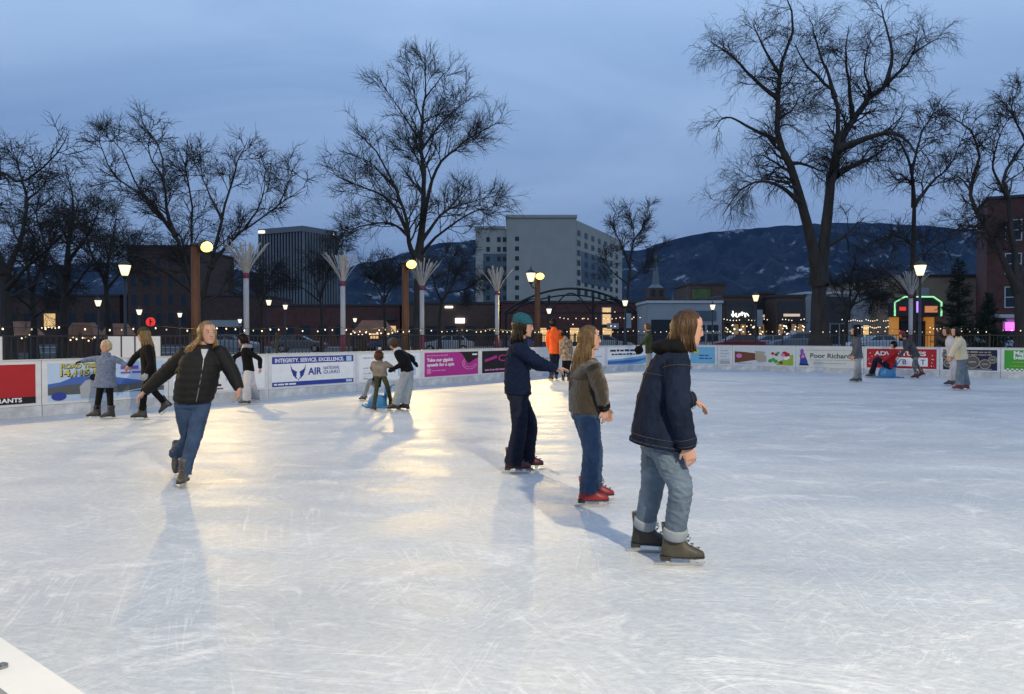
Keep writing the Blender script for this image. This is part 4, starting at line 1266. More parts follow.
pavilion(84, 52, 1.15, 2.35, 'copper-roofed market pavilion with bulbs behind the blue-grey coat', 1)
pavilion(17, 56, 1.6, 2.5, 'copper-roofed market pavilion with bulbs at the far left', 2)
pavilion(118, 60, 1.2, 2.4, 'copper-roofed market pavilion with bulbs behind the white screen', 3)
# market stall lit amber behind the embracing pair
pavilion(374, 62, 1.7, 2.7, 'amber-lit market pavilion above the embracing skaters', 4)
c = W(374, HZ, 61)
MB().bb(c.x - .9, c.x - .2, 61.2, 61.3, 1.0, 2.0)

# strings of small warm bulbs hung in front of the shop rows
def shop_string(px0, px1, py, d, n, label, seed):
    rnd = random.Random(seed); c = W(px0, HZ, d)
    o = empty('string_lights', (c.x, c.y, 0), 0, label, 'string lights')
    wr = MB(); pts = []
    me = MB().ball((0, 0, 0), (.05, .05, .06), 6, 5).mesh('bulb', True); me.materials.append(m_bulb)
    for i in range(n + 1):
        p = W(px0 + (px1 - px0) * i / n, py + 1.4 * math.sin(math.pi * ((i * 4 / n) % 1)), d); pts.append((p.x - c.x, 0, p.z))
        if rnd.random() < .8: link('bulb', me, None, o, (p.x - c.x, 0, p.z - .07))
    wr.tube(pts, .012, 4); wr.build('wire', m_wire, o)
shop_string(842, 890, 319, 80, 22, 'string of warm bulbs before the plain grey shop', 1)
shop_string(852, 888, 326, 79, 18, 'lower string of warm bulbs before the plain grey shop', 2)
shop_string(930, 985, 327, 78, 16, 'string of warm bulbs below the evergreen before the theatre', 3)
shop_string(724, 804, 318.5, 82, 26, 'string of warm bulbs under the brown shop signs', 4)
shop_string(560, 640, 317, 88, 20, 'string of warm bulbs across the brick arcade', 5)
shop_string(2, 62, 326, 66, 18, 'string of warm bulbs behind the leftmost bare trees', 6)

# ------------------------------------------------------------------ parked cars
m_tyre = mat('tyre_rubber', (.012, .012, .012), .85, .2, 20)
m_rim = mat('wheel_rim', (.35, .36, .38), .35, .1, 10, metal=.8)
m_carglass = mat('car_glass', (.02, .025, .03), .08, 0, spec=.6)
m_tail = mat('tail_lamp', (.35, .01, .01), .3, 0, emis=(1, .05, .03), emis_s=.25)
def car(x, y, rz, col, label, tall=1.0):
    o = empty('parked_car', (x, y, -.05), rz, label, 'car', 'cars parked along the street')
    mp = mat('car_paint_%d_%d_%d' % tuple(int(c * 1000) for c in col), col, .25, .05, 2, spec=.6)
    T = tall
    prof = [(-2.2, .35), (-2.22, .75), (-2.1, .95 * T), (-1.6, 1.0 * T), (1.0, .98 * T), (2.0, .82 * T), (2.2, .62), (2.2, .34)]
    rings = []
    for yy, k, dz in ((-.88, .97, .03), (-.84, 1.0, 0), (.84, 1.0, 0), (.88, .97, .03)):
        rings.append([(px_ * k, yy, pz + (dz if pz < .5 else -dz)) for px_, pz in prof])
    MB().loft(rings).build('body', mp, o)
    cab = [(-1.75, 1.0 * T), (-1.35, 1.42 * T), (-.9, 1.5 * T), (.1, 1.48 * T), (.95, .99 * T)]
    MB().loft([[(a * .98, -.70 if z > 1.2 else -.80, z) for a, z in cab], [(a, .70 if z > 1.2 else .80, z) for a, z in cab]]).build('cabin', mp, o)
    for sy in (-1, 1):
        g = MB(); g.add([(-1.5, sy * .79, 1.06 * T), (-.45, sy * .79, 1.06 * T), (-.45, sy * .725, 1.4 * T), (-1.22, sy * .725, 1.38 * T)], [(0, 1, 2, 3)])
        g.add([(-.38, sy * .79, 1.06 * T), (.72, sy * .79, 1.06 * T), (.08, sy * .725, 1.39 * T), (-.38, sy * .725, 1.4 * T)], [(0, 1, 2, 3)])
        g.build('side_window', m_carglass, o)
    g = MB(); g.add([(.93, -.66, 1.03 * T), (.93, .66, 1.03 * T), (.17, .58, 1.44 * T), (.17, -.58, 1.44 * T)], [(0, 1, 2, 3)]); g.build('windscreen', m_carglass, o)
    g = MB(); g.add([(-1.755, -.62, 1.06 * T), (-1.755, .62, 1.06 * T), (-1.40, .56, 1.40 * T), (-1.40, -.56, 1.40 * T)], [(0, 1, 2, 3)]); g.build('rear_window', m_carglass, o)
    for sx in (-1.35, 1.35):
        for sy in (-1, 1):
            wv = MB(); wv.tube([(sx, sy * .70, .33), (sx, sy * .90, .33)], .33, 16); wo = wv.build('wheel', m_tyre, o)
            rv = MB(); rv.tube([(sx, sy * .895, .33), (sx, sy * .915, .33)], .20, 12); rv.build('rim', m_rim, wo)
    for sy in (-.62, .62):
        MB().bb(2.15, 2.21, sy - .2, sy + .2, .62, .74).build('headlight', m_rim, o)
        MB().bb(-2.235, -2.2, sy - .2, sy + .2, .72, .88).build('tail_light', m_tail, o)
    return o
CARS = [(300, 56.0, .1, (.10, .11, .13), 'dark grey parked car below the second fan-topped pole', 1.0),
        (447, 54.0, .05, (.36, .38, .40), 'silver parked car under the white shop sign left of the hotel', 1.0),
        (395, 55.0, .1, (.05, .07, .13), 'navy parked car behind the embracing skaters', 1.1),
        (520, 56.0, .05, (.05, .08, .20), 'blue parked car just left of the lantern pole', 1.0),
        (606, 55.0, .05, (.40, .41, .42), 'pale grey parked car behind the blonde skater in brown fleece', 1.0),
        (735, 52.0, .08, (.22, .02, .02), 'dark red parked car below the white script sign', 1.0),
        (765, 54.5, .0, (.30, .34, .40), 'blue-grey parked car beneath the street lamp between shop signs', 1.0),
        (795, 52.5, .0, (.16, .18, .22), 'slate parked car just left of the huge bare tree trunk', 1.15),
        (873, 53.0, .1, (.45, .47, .50), 'white parked car behind the skater in grey hoodie', 1.0),
        (985, 51.0, .12, (.42, .45, .50), 'pale parked car beneath the evergreen at the right', 1.0),
        (232, 57.0, .05, (.30, .32, .35), 'grey parked car behind the skater in pale trousers', 1.0)]
for px, d, rz, col, lab, tl in CARS:
    p = W(px, HZ, d + 7)
    car(p.x, p.y, rz + (math.pi if px % 2 else 0), col, lab, tl)
# ------------------------------------------------------------------ bare winter trees
m_bark = mat('dark_bark', (0.050, 0.042, 0.036), 0.95, 0.35, 1.6, 0.9, 7, stretch=(3, 3, 0.6))
m_twig = mat('twig_bark', (0.045, 0.038, 0.034), 0.95, 0.25, 2.0)

def resample(pts, K):
    pts = np.array(pts, float)
    # Catmull-Rom through the given points
    P = np.vstack([2 * pts[0] - pts[1], pts, 2 * pts[-1] - pts[-2]])
    out = []
    n = len(pts) - 1
    for i in range(K):
        u = i / (K - 1) * n
        k = min(int(u), n - 1); t = u - k
        p0, p1, p2, p3 = P[k], P[k + 1], P[k + 2], P[k + 3]
        out.append(0.5 * ((2 * p1) + (-p0 + p2) * t + (2 * p0 - 5 * p1 + 4 * p2 - p3) * t * t + (-p0 + 3 * p1 - 3 * p2 + p3) * t ** 3))
    return np.array(out)

def tubes(paths, rads, S):
    """paths (N,K,3), rads (N,K) -> verts, quads"""
    N, K, _ = paths.shape
    tan = np.empty_like(paths)
    tan[:, 1:-1] = paths[:, 2:] - paths[:, :-2]
    tan[:, 0] = paths[:, 1] - paths[:, 0]; tan[:, -1] = paths[:, -1] - paths[:, -2]
    tan /= np.linalg.norm(tan, axis=2, keepdims=True) + 1e-9
    ref = np.zeros_like(tan); ref[..., 0] = 0.31; ref[..., 1] = 0.93; ref[..., 2] = 0.19
    a = np.cross(tan, ref); a /= np.linalg.norm(a, axis=2, keepdims=True) + 1e-9
    b = np.cross(tan, a)
    ang = np.arange(S) * 2 * np.pi / S
    v = paths[:, :, None, :] + rads[:, :, None, None] * (a[:, :, None, :] * np.cos(ang)[None, None, :, None] + b[:, :, None, :] * np.sin(ang)[None, None, :, None])
    v = v.reshape(-1, 3)
    n, k, s = np.meshgrid(np.arange(N), np.arange(K - 1), np.arange(S), indexing='ij')
    base = (n * K + k) * S
    s2 = (s + 1) % S
    q = np.stack([base + s, base + s2, base + S + s2, base + S + s], axis=-1).reshape(-1, 4)
    return v, q

def spawn(rng, P, Rr, count, tlo, ang, length, K, ratio, rmin, wob, grav, thi=1.0, flat=1.0, sh=0.4):
    """children along parents; returns paths, radii"""
    N, Kp, _ = P.shape
    seg = np.linalg.norm(P[:, 1:] - P[:, :-1], axis=2).sum(1)
    prob = seg / seg.sum()
    idx = rng.choice(N, size=count, p=prob)
    t = rng.uniform(tlo, thi, count) * (Kp - 1)
    k = np.minimum(t.astype(int), Kp - 2); f = (t - k)[:, None]
    p0 = P[idx, k] * (1 - f) + P[idx, k + 1] * f
    tan = P[idx, k + 1] - P[idx, k]; tan /= np.linalg.norm(tan, axis=1, keepdims=True) + 1e-9
    rp = Rr[idx, k] * (1 - f[:, 0]) + Rr[idx, k + 1] * f[:, 0]
    rv = rng.normal(size=(count, 3)); rv[:, 1] *= flat
    perp = rv - tan * (rv * tan).sum(1, keepdims=True); perp /= np.linalg.norm(perp, axis=1, keepdims=True) + 1e-9
    a = rng.uniform(ang[0], ang[1], count)[:, None]
    d = tan * np.cos(a) + perp * np.sin(a)
    L = rng.uniform(length[0], length[1], count) * (1.0 - sh * (t / (Kp - 1)))
    st = (L / (K - 1))[:, None]
    out = np.empty((count, K, 3)); out[:, 0] = p0
    for i in range(1, K):
        d = d + rng.normal(size=(count, 3)) * wob
        d[:, 2] += grav * (i / (K - 1) if grav < 0 else 1.0)
        d /= np.linalg.norm(d, axis=1, keepdims=True) + 1e-9
        out[:, i] = out[:, i - 1] + d * st
    r0 = np.maximum(rp * ratio, rmin)
    r0 = np.minimum(r0, np.maximum(rp, rmin))
    taper = np.linspace(1, 0.45, K)[None, :]
    return out, np.maximum(r0[:, None] * taper, rmin * 0.7)

def bare_tree(name, label, d, limbs, seed, levels, group='bare winter trees', depth=1.0, rscale=0.62):
    """limbs: [(pixel points, start radius px, end radius px, depth offset at the tip in m)], first is the trunk"""
    rng = np.random.default_rng(seed)
    made = []
    mpp = d / F
    for li, (pts, r0, r1, dz) in enumerate(limbs):
        z0 = 0.0
        if made:
            best = 1e9
            for P2, Z2 in made:
                dd = np.hypot(P2[:, 0] - pts[0][0], P2[:, 1] - pts[0][1]); j = dd.argmin()
                if dd[j] < best: best = dd[j]; z0 = Z2[j]
        K = 14
        pp = resample([(a, b, 0) for a, b in pts], K)[:, :2]
        if li > 1 or made:
            snap = None; bd = 1e9
            for P2, Z2 in made:
                fine_t = np.linspace(0, len(P2) - 1, 80); fx = np.interp(fine_t, np.arange(len(P2)), P2[:, 0]); fy = np.interp(fine_t, np.arange(len(P2)), P2[:, 1]); fz = np.interp(fine_t, np.arange(len(P2)), Z2)
                dd = np.hypot(fx - pts[0][0], fy - pts[0][1]); j = dd.argmin()
                if dd[j] < bd: bd = dd[j]; snap = (fx[j], fy[j]); z0 = fz[j]
            pp = pp + (np.array(snap) - pp[0])[None, :] * (np.linspace(1, 0, K) ** 2)[:, None]
        tt = np.linspace(0, 1, K)
        zz = z0 + (dz * depth - 0) * tt
        if li:
            amp = 0.012 * np.linalg.norm(pp[-1] - pp[0])
            pp = pp + np.cumsum(rng.normal(size=pp.shape), axis=0) * amp * np.minimum(1, tt * 3)[:, None] * 0.5
        made.append((pp, zz))
    paths = []; rads = []
    for (pp, zz), (pts, r0, r1, dz) in zip(made, limbs):
        D = d + zz
        X = (pp[:, 0] - 512) / F * D; Zc = EYE - (pp[:, 1] - HZ) / F * D
        paths.append(np.stack([X, D, Zc], axis=1))
        r1 = r1 * 0.55
        rads.append((r0 + (r1 - r0) * np.linspace(0, 1, len(pp)) ** 0.8) * mpp * rscale)
    for i_ in range(1, len(rads)):
        rads[i_] = rads[i_] * (1 + 0.55 * np.exp(-np.linspace(0, 1, len(rads[i_])) / 0.09))
    tr = paths[0]
    base = Vector((tr[0][0], tr[0][1], -0.06))
    paths = np.array(paths); rads = np.array(rads)
    paths[0, 0, 2] = -0.1
    rads[0, 0] *= 1.45; rads[0, 1] *= 1.12
    paths -= np.array(base)
    root = empty(name, base, 0, label, 'tree', group)
    v, q = tubes(paths[:1], rads[:1], 14)
    # bark ribs on the trunk
    link('trunk', np_mesh('trunk', v, q), m_bark, root)
    v, q = tubes(paths[1:], rads[1:], 8)
    link('limbs', np_mesh('limbs', v, q), m_bark, root)
    Pl, Rl = paths[1:], rads[1:]
    pool = (Pl, Rl)
    thin_v = []; thin_q = []; off = 0
    br_v = []; br_q = []; boff = 0
    for i, lv in enumerate(levels):
        P2, R2 = spawn(rng, pool[0], pool[1], sh=(0.68, 0.5, 0.35, 0.35)[i], **lv)
        v, q = tubes(P2, R2, 5 if i == 0 else (4 if i == 1 else 3))
        if i == 0:
            br_v.append(v); br_q.append(q + boff); boff += len(v)
        else:
            thin_v.append(v); thin_q.append(q + off); off += len(v)
        pool = (P2, R2)
    link('branches', np_mesh('branches', np.vstack(br_v), np.vstack(br_q)), m_bark, root)['kind'] = 'stuff'
    o = link('twigs', np_mesh('twigs', np.vstack(thin_v), np.vstack(thin_q)), m_twig, root)
    o['kind'] = 'stuff'
    return root

# the huge cottonwood
BIGLV = [
    dict(count=185, tlo=0.30, ang=(0.5, 1.2), length=(1.3, 2.4), K=8, ratio=0.42, rmin=0.016, wob=0.20, grav=-0.02),
    dict(count=1000, tlo=0.15, ang=(0.4, 1.15), length=(0.9, 2.1), K=6, ratio=0.5, rmin=0.011, wob=0.20, grav=-0.10),
    dict(count=6200, tlo=0.15, ang=(0.3, 1.0), length=(0.4, 1.15), K=6, ratio=0.6, rmin=0.0065, wob=0.16, grav=-0.30),
    dict(count=7500, tlo=0.1, ang=(0.3, 1.0), length=(0.3, 0.8), K=5, ratio=0.7, rmin=0.005, wob=0.12, grav=-0.32),
]
bare_tree('bare_cottonwood', 'huge bare spreading tree with drooping twigs before the mountain', 38.0, rscale=0.82, seed=11, levels=BIGLV, limbs=[
    ([(820, 352), (819.5, 320), (818.5, 290), (817.5, 270)], 13.5, 10.5, 0),
    ([(816, 284), (812, 258), (801, 217), (783, 171), (770, 146), (768, 106), (771, 76), (786, 30), (781, 9)], 7.5, 1.0, -2.5),
    ([(771, 100), (761, 91), (740, 70), (725, 55), (705, 43)], 2.8, .7, -1.5),
    ([(820, 284), (824, 255), (831, 202), (836, 156), (851, 121), (867, 96), (887, 76), (907, 55), (917, 28)], 8.0, 1.0, 2.5),
    ([(818, 280), (820, 250), (824, 200), (831, 160), (830, 101), (816, 86), (801, 70), (788, 50)], 5.5, .9, -1),
    ([(840, 151), (867, 139), (892, 134), (907, 144), (915, 160)], 4.2, 1.0, -3),
    ([(838, 178), (862, 164), (882, 150)], 4.2, 1.6, 3),
    ([(783, 167), (801, 165), (822, 172)], 2.8, 1.4, 2),
    ([(796, 207), (776, 187), (756, 182), (735, 194), (722, 215)], 2.6, .7, -3),
    ([(877, 81), (887, 55), (882, 25), (879, 7)], 2.8, .7, 1.5),
    ([(851, 121), (845, 90), (841, 60), (844, 28)], 3.0, .7, -2),
    ([(834, 252), (851, 232), (864, 217)], 2.6, 1.2, 2),
    ([(770, 146), (745, 130), (725, 118), (712, 128)], 2.4, .7, 2),
    ([(830, 101), (822, 70), (812, 40), (806, 18)], 2.4, .6, 1),
    ([(771, 76), (758, 45), (750, 25)], 1.9, .6, -1),
    ([(907, 55), (925, 45), (935, 40)], 1.5, .5, 1),
    ([(769, 120), (790, 110), (800, 95)], 1.8, .6, 2.5),
    ([(867, 96), (862, 70), (868, 40)], 1.9, .6, -2),
])
# round-crowned tree left of centre
bare_tree('bare_maple', 'tall round-crowned bare tree behind the middle floodlight pole', 40.0, [
    ([(418, 352), (418, 310), (418, 275), (418, 252)], 9.5, 8.0, 0),
    ([(418, 262), (425, 210), (427, 165), (423, 120), (427, 85), (428, 54)], 6.0, .8, 1.0),
    ([(416, 262), (409, 245), (406, 219), (392, 178), (376, 147), (349, 125)], 4.8, .7, -2),
    ([(407, 232), (389, 200), (358, 187), (327, 172)], 3.0, .6, 2),
    ([(407, 236), (389, 223), (358, 227), (338, 238)], 2.4, .6, -3),
    ([(425, 222), (434, 178), (452, 152), (479, 136), (509, 124)], 3.6, .6, -2),
    ([(421, 242), (443, 214), (465, 205), (502, 196)], 3.2, .6, 2.5),
    ([(428, 150), (447, 120), (476, 97)], 2.2, .5, 1.5),
    ([(425, 256), (447, 232), (479, 213), (498, 215)], 2.8, .6, -3),
    ([(424, 147), (403, 116), (385, 89)], 2.1, .5, -1.5),
    ([(424, 122), (414, 92), (414, 66)], 1.6, .4, 1),
    ([(396, 188), (370, 165), (338, 152)], 1.9, .5, 3),
    ([(426, 180), (415, 150), (398, 128)], 2.0, .5, 2.5),
    ([(425, 100), (440, 80), (450, 68)], 1.4, .4, -1),
], 21, [
    dict(count=170, tlo=0.2, ang=(0.45, 0.95), length=(1.4, 3.2), K=7, ratio=0.45, rmin=0.017, wob=0.13, grav=0.05),
    dict(count=1100, tlo=0.15, ang=(0.4, 0.95), length=(0.7, 1.6), K=6, ratio=0.55, rmin=0.014, wob=0.14, grav=0.05),
    dict(count=8000, tlo=0.15, ang=(0.35, 0.95), length=(0.4, 1.0), K=4, ratio=0.55, rmin=0.0075, wob=0.14, grav=0.03),
])
# multi-stemmed tree on the left
bare_tree('bare_multistem_tree', 'wide multi-stemmed bare tree behind the first floodlight pole', 34.0, [
    ([(203, 350), (202, 330), (201, 310), (201, 300)], 11, 9.5, 0),
    ([(197, 304), (189, 285), (170, 237), (148, 207), (109, 177), (95, 143)], 4.8, .7, -2),
    ([(172, 240), (164, 204), (161, 155), (143, 124)], 3.0, .6, 1.5),
    ([(198, 300), (192, 270), (192, 215), (186, 166), (175, 142)], 3.6, .6, 2),
    ([(203, 300), (211, 275), (224, 215), (238, 168), (247, 144)], 4.2, .6, -1),
    ([(214, 270), (224, 253), (246, 231), (280, 204), (307, 188)], 3.6, .6, 1.5),
    ([(194, 297), (165, 270), (137, 253), (100, 249)], 2.8, .6, -3),
    ([(168, 232), (140, 190), (122, 150), (112, 140)], 2.2, .5, 2),
    ([(224, 218), (205, 180), (200, 150)], 2.0, .5, 3),
    ([(246, 231), (262, 200), (265, 165)], 1.8, .5, -2),
    ([(163, 180), (150, 150), (155, 118)], 1.6, .4, -1),
    ([(280, 204), (290, 180), (300, 172)], 1.2, .4, 1),
    ([(205, 305), (235, 285), (262, 262)], 2.2, .6, 3),
], 31, [
    dict(count=150, tlo=0.2, ang=(0.4, 0.95), length=(1.0, 2.4), K=7, ratio=0.45, rmin=0.02, wob=0.15, grav=0.03),
    dict(count=950, tlo=0.15, ang=(0.4, 1.0), length=(0.6, 1.3), K=5, ratio=0.55, rmin=0.012, wob=0.17, grav=0.02),
    dict(count=7000, tlo=0.15, ang=(0.35, 1.0), length=(0.3, 0.8), K=4, ratio=0.6, rmin=0.008, wob=0.17, grav=0.0),
])
LV_DENSE = lambda n: [
    dict(count=int(110 * n), tlo=0.15, ang=(0.45, 1.1), length=(1.0, 2.6), K=7, ratio=0.45, rmin=0.017, wob=0.19, grav=-0.0),
    dict(count=int(800 * n), tlo=0.15, ang=(0.4, 1.1), length=(0.6, 1.5), K=5, ratio=0.55, rmin=0.013, wob=0.2, grav=-0.04),
    dict(count=int(4000 * n), tlo=0.15, ang=(0.35, 1.1), length=(0.35, 0.9), K=4, ratio=0.6, rmin=0.009, wob=0.18, grav=-0.05)]
bare_tree('bare_elm', 'gnarled bare tree with overhanging limb at the left picture edge', 33.0, [
    ([(8, 352), (7, 330), (6, 300), (4, 270)], 12, 9, 0),
    ([(4, 275), (-12, 220), (-8, 185), (10, 172), (27, 182), (60, 155), (75, 129)], 5.5, .7, -1.5),
    ([(5, 280), (20, 240), (28, 200), (20, 165), (12, 150)], 4.5, .7, 2),
    ([(6, 290), (40, 255), (70, 228), (95, 205)], 3.5, .6, -2),
    ([(4, 275), (-25, 235), (-60, 200), (-90, 170)], 4.5, .7, 1),
    ([(27, 200), (45, 185), (52, 165)], 2.0, .6, 1),
    ([(5, 300), (35, 285), (62, 262)], 2.5, .7, 3),
], 41, LV_DENSE(.8))
bare_tree('bare_elm', 'dark bare tree behind the woman in blue-grey coat', 38.0, [
    ([(63, 352), (64, 320), (66, 290), (67, 274)], 8.0, 6.5, 0),
    ([(67, 276), (70, 245), (74, 215), (72, 192), (66, 178)], 4.5, .7, 1),
    ([(68, 262), (85, 240), (96, 218), (100, 200)], 3.0, .6, -2),
    ([(66, 284), (50, 250), (40, 215), (44, 190)], 3.0, .6, 2),
    ([(65, 295), (90, 270), (118, 245)], 2.4, .6, -2),
    ([(66, 290), (38, 275), (15, 262)], 2.4, .6, 2),
], 42, LV_DENSE(.8))
bare_tree('bare_elm', 'dark bare tree close behind the left street lamp', 43.0, [
    ([(110, 350), (109, 320), (107, 295), (106, 275)], 6.5, 5.0, 0),
    ([(106, 278), (112, 250), (118, 226), (116, 206)], 3.0, .5, 1),
    ([(106, 284), (92, 250), (86, 220)], 2.5, .5, -2),
    ([(107, 290), (130, 262), (146, 235)], 2.4, .5, 2),
], 43, LV_DENSE(.65))
bare_tree('bare_elm', 'shadowy bare tree beyond the market pavilion at far left', 47.0, [
    ([(34, 350), (34, 320), (33, 300), (32, 285)], 6, 5, 0),
    ([(32, 288), (24, 255), (14, 232), (10, 210)], 3.0, .5, 1),
    ([(33, 290), (45, 258), (54, 232), (54, 212)], 3.0, .5, -2),
    ([(33, 300), (10, 280), (-10, 262)], 2.4, .5, 2),
    ([(33, 310), (18, 296), (2, 292)], 2.0, .5, -2),
    ([(33, 306), (52, 290), (70, 284)], 2.0, .5, 2),
    ([(33, 318), (50, 306), (66, 304)], 1.6, .5, -2),
], 44, LV_DENSE(.9))
# right-hand trees
bare_tree('bare_elm', 'crooked bare tree behind the right-hand fan-topped pole', 40.0, [
    ([(912.5, 352), (912.5, 300), (912.5, 240), (913, 205)], 6.5, 5.0, 0),
    ([(913, 208), (909, 165), (895, 140), (880, 150)], 3.2, .7, -2),
    ([(913, 205), (933, 180), (952, 162), (962, 135)], 3.0, .6, 2),
    ([(911, 172), (920, 140), (930, 118), (945, 108)], 2.2, .5, 1),
    ([(913, 245), (893, 235), (878, 245)], 1.9, .6, -2),
    ([(912, 262), (935, 245), (955, 238)], 1.9, .6, 2),
    ([(912, 300), (890, 275), (872, 262)], 2.0, .6, 2),
], 51, [
    dict(count=120, tlo=0.1, ang=(0.5, 1.2), length=(1.0, 2.2), K=7, ratio=0.45, rmin=0.02, wob=0.24, grav=-0.04),
    dict(count=800, tlo=0.15, ang=(0.4, 1.1), length=(0.6, 1.4), K=5, ratio=0.55, rmin=0.012, wob=0.2, grav=-0.12),
    dict(count=3400, tlo=0.15, ang=(0.3, 1.0), length=(0.3, 0.8), K=4, ratio=0.6, rmin=0.008, wob=0.16, grav=-0.2)])
bare_tree('bare_elm', 'thick arching bare tree at the right picture edge', 33.0, [
    ([(1022, 352), (1021, 330), (1019, 305), (1016, 285)], 12, 10, 0),
    ([(1017, 292), (1009, 274), (992, 236), (978, 211), (968, 187), (978, 156), (968, 135), (950, 121), (930, 117)], 5.5, .7, -1),
    ([(1018, 290), (1013, 253), (1006, 194), (1002, 177), (1022, 142), (1038, 110), (1040, 80)], 5.5, .8, 1.5),
    ([(970, 190), (958, 178), (948, 182)], 1.8, .6, 1),
    ([(990, 232), (975, 230), (960, 215)], 1.8, .6, 2),
    ([(1005, 200), (990, 165), (996, 135), (1008, 110)], 2.4, .6, -2),
    ([(1018, 280), (1045, 230), (1070, 180), (1075, 130)], 5.0, .8, 1),
    ([(1022, 142), (1010, 110), (1018, 82)], 2.0, .6, 1),
], 52, [
    dict(count=140, tlo=0.15, ang=(0.5, 1.2), length=(0.9, 2.0), K=7, ratio=0.45, rmin=0.018, wob=0.22, grav=-0.02),
    dict(count=850, tlo=0.15, ang=(0.4, 1.1), length=(0.5, 1.2), K=5, ratio=0.55, rmin=0.011, wob=0.2, grav=-0.06),
    dict(count=3600, tlo=0.15, ang=(0.3, 1.0), length=(0.25, 0.7), K=4, ratio=0.6, rmin=0.0075, wob=0.16, grav=-0.1)])
bare_tree('bare_young_tree', 'slim bare tree in front of the right end of the pale hotel', 60.0, [
    ([(625, 346), (626, 320), (628, 290), (629, 275)], 3.2, 2.6, 0),
    ([(629, 278), (633, 245), (645, 221), (648, 200)], 2.0, .5, 1),
    ([(630, 268), (620, 245), (612, 225), (616, 208)], 1.6, .4, -2),
    ([(629, 282), (648, 262), (664, 240)], 1.4, .4, 2),
    ([(629, 285), (610, 270), (604, 255)], 1.3, .4, -2),
    ([(631, 258), (634, 232), (630, 208)], 1.3, .4, 1),
], 61, [
    dict(count=90, tlo=0.15, ang=(0.4, 0.95), length=(1.0, 2.4), K=6, ratio=0.5, rmin=0.026, wob=0.16, grav=0.03),
    dict(count=620, tlo=0.15, ang=(0.4, 1.0), length=(0.6, 1.4), K=5, ratio=0.6, rmin=0.015, wob=0.17, grav=0.0),
    dict(count=2000, tlo=0.15, ang=(0.35, 1.0), length=(0.3, 0.8), K=4, ratio=0.6, rmin=0.010, wob=0.17, grav=0.0)])
SMALL = lambda n: [
    dict(count=int(60 * n), tlo=0.15, ang=(0.45, 1.1), length=(0.9, 2.2), K=6, ratio=0.5, rmin=0.024, wob=0.2, grav=0.0),
    dict(count=int(420 * n), tlo=0.15, ang=(0.4, 1.1), length=(0.5, 1.3), K=5, ratio=0.6, rmin=0.014, wob=0.2, grav=-0.03),
    dict(count=int(1500 * n), tlo=0.15, ang=(0.35, 1.1), length=(0.3, 0.8), K=4, ratio=0.6, rmin=0.010, wob=0.18, grav=-0.04)]
bare_tree('bare_young_tree', 'low bare tree between the round-crowned tree and the hotel', 48.0, [
    ([(440, 348), (439, 325), (441, 305), (443, 298)], 3.4, 2.6, 0),
    ([(443, 300), (455, 284), (464, 266), (478, 252)], 2.0, .5, 1),
    ([(442, 302), (433, 280), (428, 262)], 1.8, .5, -2),
    ([(443, 296), (448, 272), (446, 252)], 1.6, .4, 2),
    ([(447, 292), (466, 288), (482, 276)], 1.4, .4, -1)], 62, SMALL(1.0))
bare_tree('bare_young_tree', 'small bare tree in front of the ribbed tower', 54.0, [
    ([(322, 346), (322, 325), (321, 305), (320, 295)], 3.0, 2.4, 0),
    ([(320, 297), (312, 272), (304, 250)], 1.7, .4, 1),
    ([(321, 298), (330, 270), (340, 245), (352, 232)], 1.7, .4, -2),
    ([(321, 294), (323, 265), (328, 240)], 1.6, .4, 2),
    ([(321, 302), (300, 285), (285, 276)], 1.4, .4, -2)], 63, SMALL(1.2))
bare_tree('bare_young_tree', 'leaning low bare tree just right of the huge trunk', 44.0, [
    ([(843, 350), (845, 330), (849, 312), (852, 304)], 3.6, 2.8, 0),
    ([(852, 306), (862, 288), (880, 274), (890, 262)], 2.1, .5, 1),
    ([(851, 308), (848, 285), (852, 262)], 1.8, .5, -2),
    ([(852, 305), (872, 296), (892, 296)], 1.6, .5, 2),
    ([(850, 310), (838, 296), (830, 280)], 1.5, .4, 2)], 64, SMALL(1.2))
bare_tree('bare_young_tree', 'low dark bare tree behind the second timber pole', 50.0, [
    ([(385, 348), (385, 325), (384, 308), (384, 300)], 3.0, 2.4, 0),
    ([(384, 302), (374, 280), (362, 262)], 1.7, .4, 1),
    ([(384, 302), (394, 280), (400, 262)], 1.7, .4, -2),
    ([(384, 300), (384, 275), (380, 258)], 1.5, .4, 2)], 65, SMALL(1.1))
bare_tree('bare_young_tree', 'faint bare tree left of the ribbed tower', 52.0, [
    ([(262, 348), (262, 328), (261, 312), (261, 304)], 3.0, 2.4, 0),
    ([(261, 306), (252, 285), (242, 268)], 1.6, .4, 1),
    ([(261, 306), (270, 282), (282, 262)], 1.6, .4, -2),
    ([(261, 304), (262, 280), (258, 262)], 1.5, .4, 2)], 66, SMALL(1.0))

